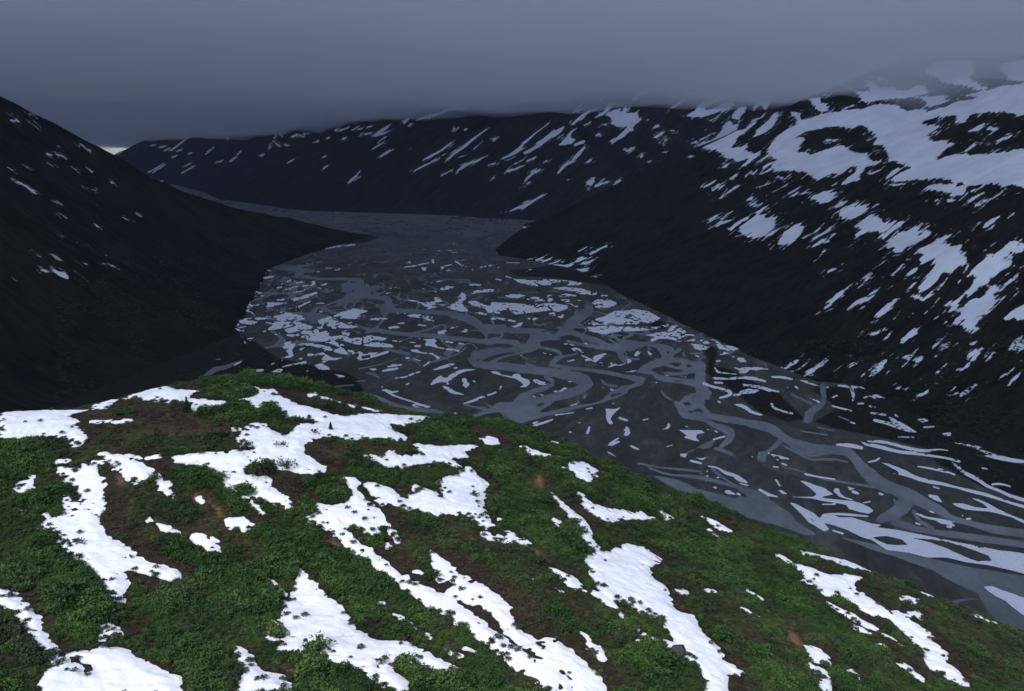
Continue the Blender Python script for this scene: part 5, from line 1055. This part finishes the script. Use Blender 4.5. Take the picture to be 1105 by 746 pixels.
# the boulder
p = hill_at(730, 707); k = np.linalg.norm(p) / FPX
m_rock, nt = mat_new('dark_rock'); n = noise_tex(nt, 2.5, 6, .7)
surf(nt, ramp(nt, n, [(.3, (.018, .017, .017)), (.7, (.085, .082, .080))]), .85, .2, n, .15, .7)
import bmesh
bm = bmesh.new(); bmesh.ops.create_icosphere(bm, subdivisions=4, radius=1.)
for v in bm.verts:
    c = v.co; q = np.array(c[:])
    d = 1 + .22 * float(fbm(np.array([q[0] * 1.2 + 4]), np.array([q[1] * 1.2 + q[2] * 1.7]), 3, 55)[0])
    for nx, ny, nz, lim in ((.8, -.5, .3, .62), (-.5, -.7, .5, .7), (.1, .3, .95, .55), (-.8, .5, .2, .7), (.5, .8, .1, .7)):   # flat broken faces
        s_ = (q * d) @ np.array([nx, ny, nz]) / math.sqrt(nx * nx + ny * ny + nz * nz)
        if s_ > lim: d *= lim / s_
    v.co = tuple(q * d * np.array([1.15, .85, .95]))
me = bpy.data.meshes.new('boulder'); bm.to_mesh(me); bm.free(); me.materials.append(m_rock)
ro = bpy.data.objects.new('boulder', me); COL.objects.link(ro); ro.location = p + np.array([.3, .3, .75]); ro.scale = (9. * k,) * 3; ro.rotation_euler = (0, 0, .4)
tag(ro, 'dark angular boulder at the lower rim of the brightest snow patch', 'boulder')

# ------------------------------------------------------------------ cloud deck, low cloud on the mountain tops, haze
EDGE = -425.
cx_ = np.concatenate([np.linspace(-24000, -9000, 10), np.linspace(-8500, 8500, 60), np.linspace(9000, 24000, 10)])
cy_ = np.concatenate([np.arange(EDGE, 2000, 90), np.arange(2000, 15000, 260), np.arange(15000, 42000, 900)])
CX, CY = np.meshgrid(cx_, cy_)
CY = CY + np.where(CY < 800, 60 * fbm(CX / 300, CX * 0, 3, 5) * (1 - np.clip((CY - EDGE) / 700, 0, 1)), 0)
CZ = 700 + 30 * fbm(CX / 900, CY / 900, 4, 12)
m_cloud, nt = mat_new('stratus_cloud')
n1 = noise_tex(nt, .0005, 5, .55); n2 = noise_tex(nt, .00018, 3, .5)
ge = nt.nodes.new('ShaderNodeNewGeometry'); sp = nt.nodes.new('ShaderNodeSeparateXYZ'); nt.links.new(ge.outputs['Position'], sp.inputs[0])
# the sheet is thicker (lets less light through) up-valley and to the left
thick = math_(nt, 'ADD', maprange(nt, sp.outputs[1], 2500, 9000, 0., .5), maprange(nt, sp.outputs[0], 2500, -2500, 0., .4))
dens = math_(nt, 'ADD', thick, math_(nt, 'ADD', math_(nt, 'MULTIPLY', n1, .35), math_(nt, 'MULTIPLY', n2, .35)))
tr = nt.nodes.new('ShaderNodeBsdfTranslucent'); df = nt.nodes.new('ShaderNodeBsdfDiffuse'); ad = nt.nodes.new('ShaderNodeAddShader'); out = nt.nodes.new('ShaderNodeOutputMaterial')
nt.links.new(ramp(nt, dens, [(.2, (.375, .42, .54)), (1.25, (.13, .152, .215))]), tr.inputs[0]); df.inputs[0].default_value = (.3, .31, .33, 1)
nt.links.new(tr.outputs[0], ad.inputs[0]); nt.links.new(df.outputs[0], ad.inputs[1]); nt.links.new(ad.outputs[0], out.inputs[0])
tag(grid_mesh('clouds', CX, CY, CZ, m_cloud), 'low grey cloud deck over the valley', 'clouds', None, 'stuff')
def vol_box(name, x0, x1, y0, y1, z0, z1, dens, col, label, aniso=.0):
    V = [(x, y, z) for z in (z0, z1) for y in (y0, y1) for x in (x0, x1)]
    me = bpy.data.meshes.new(name); me.from_pydata(V, [], [(0, 2, 3, 1), (4, 5, 7, 6), (0, 1, 5, 4), (2, 6, 7, 3), (0, 4, 6, 2), (1, 3, 7, 5)])
    m, nt = mat_new(name + '_air'); v = nt.nodes.new('ShaderNodeVolumePrincipled'); o = nt.nodes.new('ShaderNodeOutputMaterial')
    v.inputs['Color'].default_value = (*col, 1); v.inputs['Density'].default_value = dens; v.inputs['Anisotropy'].default_value = aniso
    nt.links.new(v.outputs[0], o.inputs['Volume']); me.materials.append(m)
    ob = bpy.data.objects.new(name, me); COL.objects.link(ob); tag(ob, label, name, None, 'stuff')
vol_box('haze', -27000, 27000, -3100, 61000, FLOOR - 8, 655, 9e-6, (.62, .74, 1.), 'thin blue haze filling the valley air')
# low cloud bank round the summits, within the haze: a closed body whose underside hangs lower to the right and to the left than over the valley head
_mb = np.array([(-640,7600,290),(370,7200,400),(1300,6800,400),(1050,5000,330),(1250,3900,285),(1700,3000,190),(2200,2200,170),(-4800,13000,225),(-2000,8500,262),(-1900,3500,235),(-2600,2500,230),(0,2500,300),(0,12000,330)], float)
def cloud_base(X, Y):
    wsum = 0; zsum = 0
    for px, py, pz in _mb:
        q = 1 / ((X - px) ** 2 + (Y - py) ** 2 + 3e5) ** 1.3; wsum = wsum + q; zsum = zsum + q * pz
    return zsum / wsum - np.clip(Y - 14500, 0, 9000) * .0125 - 22 + 105 * fbm(X / 800, Y / 800, 5, 88) + 35 * fbm(X / 260, Y / 260, 4, 89)
mx = np.linspace(-14000, 9000, 221); my = np.linspace(1300, 22500, 200); MX, MY = np.meshgrid(mx, my)
nb = MX.size; idx = np.arange(nb).reshape(MX.shape)
q1 = np.stack([idx[:-1, :-1], idx[1:, :-1], idx[1:, 1:], idx[:-1, 1:]], -1).reshape(-1, 4)
rim = np.concatenate([idx[0, :], idx[1:, -1], idx[-1, -2::-1], idx[-2:0:-1, 0]])
side = np.stack([rim, np.roll(rim, -1), np.roll(rim, -1) + nb, rim + nb], 1)
MV = np.vstack([np.stack([MX.ravel(), MY.ravel(), cloud_base(MX, MY).ravel()], 1), np.stack([MX.ravel(), MY.ravel(), np.full(nb, 640.)], 1)])
m_bank, nt = mat_new('mist_air'); v = nt.nodes.new('ShaderNodeVolumePrincipled'); o = nt.nodes.new('ShaderNodeOutputMaterial')
v.inputs['Color'].default_value = (.96, .97, .985, 1); v.inputs['Density'].default_value = .0013
nt.links.new(v.outputs[0], o.inputs['Volume'])
tag(mesh_from('mist', MV, [np.vstack([q1, q1[:, ::-1] + nb, side])], m_bank, False), 'low cloud swallowing the mountain tops', 'mist', None, 'stuff')

# ------------------------------------------------------------------ light, sky, camera
EL, AZ = math.radians(48), math.radians(205)     # the sun stands behind the camera to its left, veiled
w = bpy.data.worlds.new('World'); SC.world = w; w.use_nodes = True
nt = w.node_tree; nt.nodes.clear()
sk = nt.nodes.new('ShaderNodeTexSky'); sk.sky_type = 'NISHITA'; sk.sun_disc = False; sk.sun_elevation = EL; sk.sun_rotation = AZ
sk.altitude = 900; sk.air_density = 1.; sk.dust_density = 2.5; sk.ozone_density = 1.
bg = nt.nodes.new('ShaderNodeBackground'); bg.inputs[1].default_value = .13; o = nt.nodes.new('ShaderNodeOutputWorld')
nt.links.new(sk.outputs[0], bg.inputs[0]); nt.links.new(bg.outputs[0], o.inputs[0])
sl = bpy.data.lights.new('sun', 'SUN'); sl.energy = 1.7; sl.angle = math.radians(12); sl.color = (1., .955, .89)
so = bpy.data.objects.new('sun', sl); COL.objects.link(so)
from mathutils import Vector
sd = Vector((math.sin(AZ) * math.cos(EL), math.cos(AZ) * math.cos(EL), math.sin(EL)))
so.rotation_euler = sd.to_track_quat('Z', 'Y').to_euler(); so.location = sd * 900
cam = bpy.data.cameras.new('camera'); co = bpy.data.objects.new('camera', cam); COL.objects.link(co)
cam.sensor_width = 36; cam.lens = FPX / 1105 * 36; cam.clip_start = 1; cam.clip_end = 100000
co.rotation_euler = (math.pi / 2 - TH, 0, 0); SC.camera = co
SC.view_settings.view_transform = 'Standard'; SC.view_settings.look = 'None'; SC.view_settings.exposure = .85; SC.view_settings.gamma = 1
SC.cycles.use_denoising = True; SC.cycles.max_bounces = 6; SC.cycles.diffuse_bounces = 3; SC.cycles.volume_bounces = 2; SC.cycles.transparent_max_bounces = 8
SC.cycles.caustics_reflective = False; SC.cycles.caustics_refractive = False
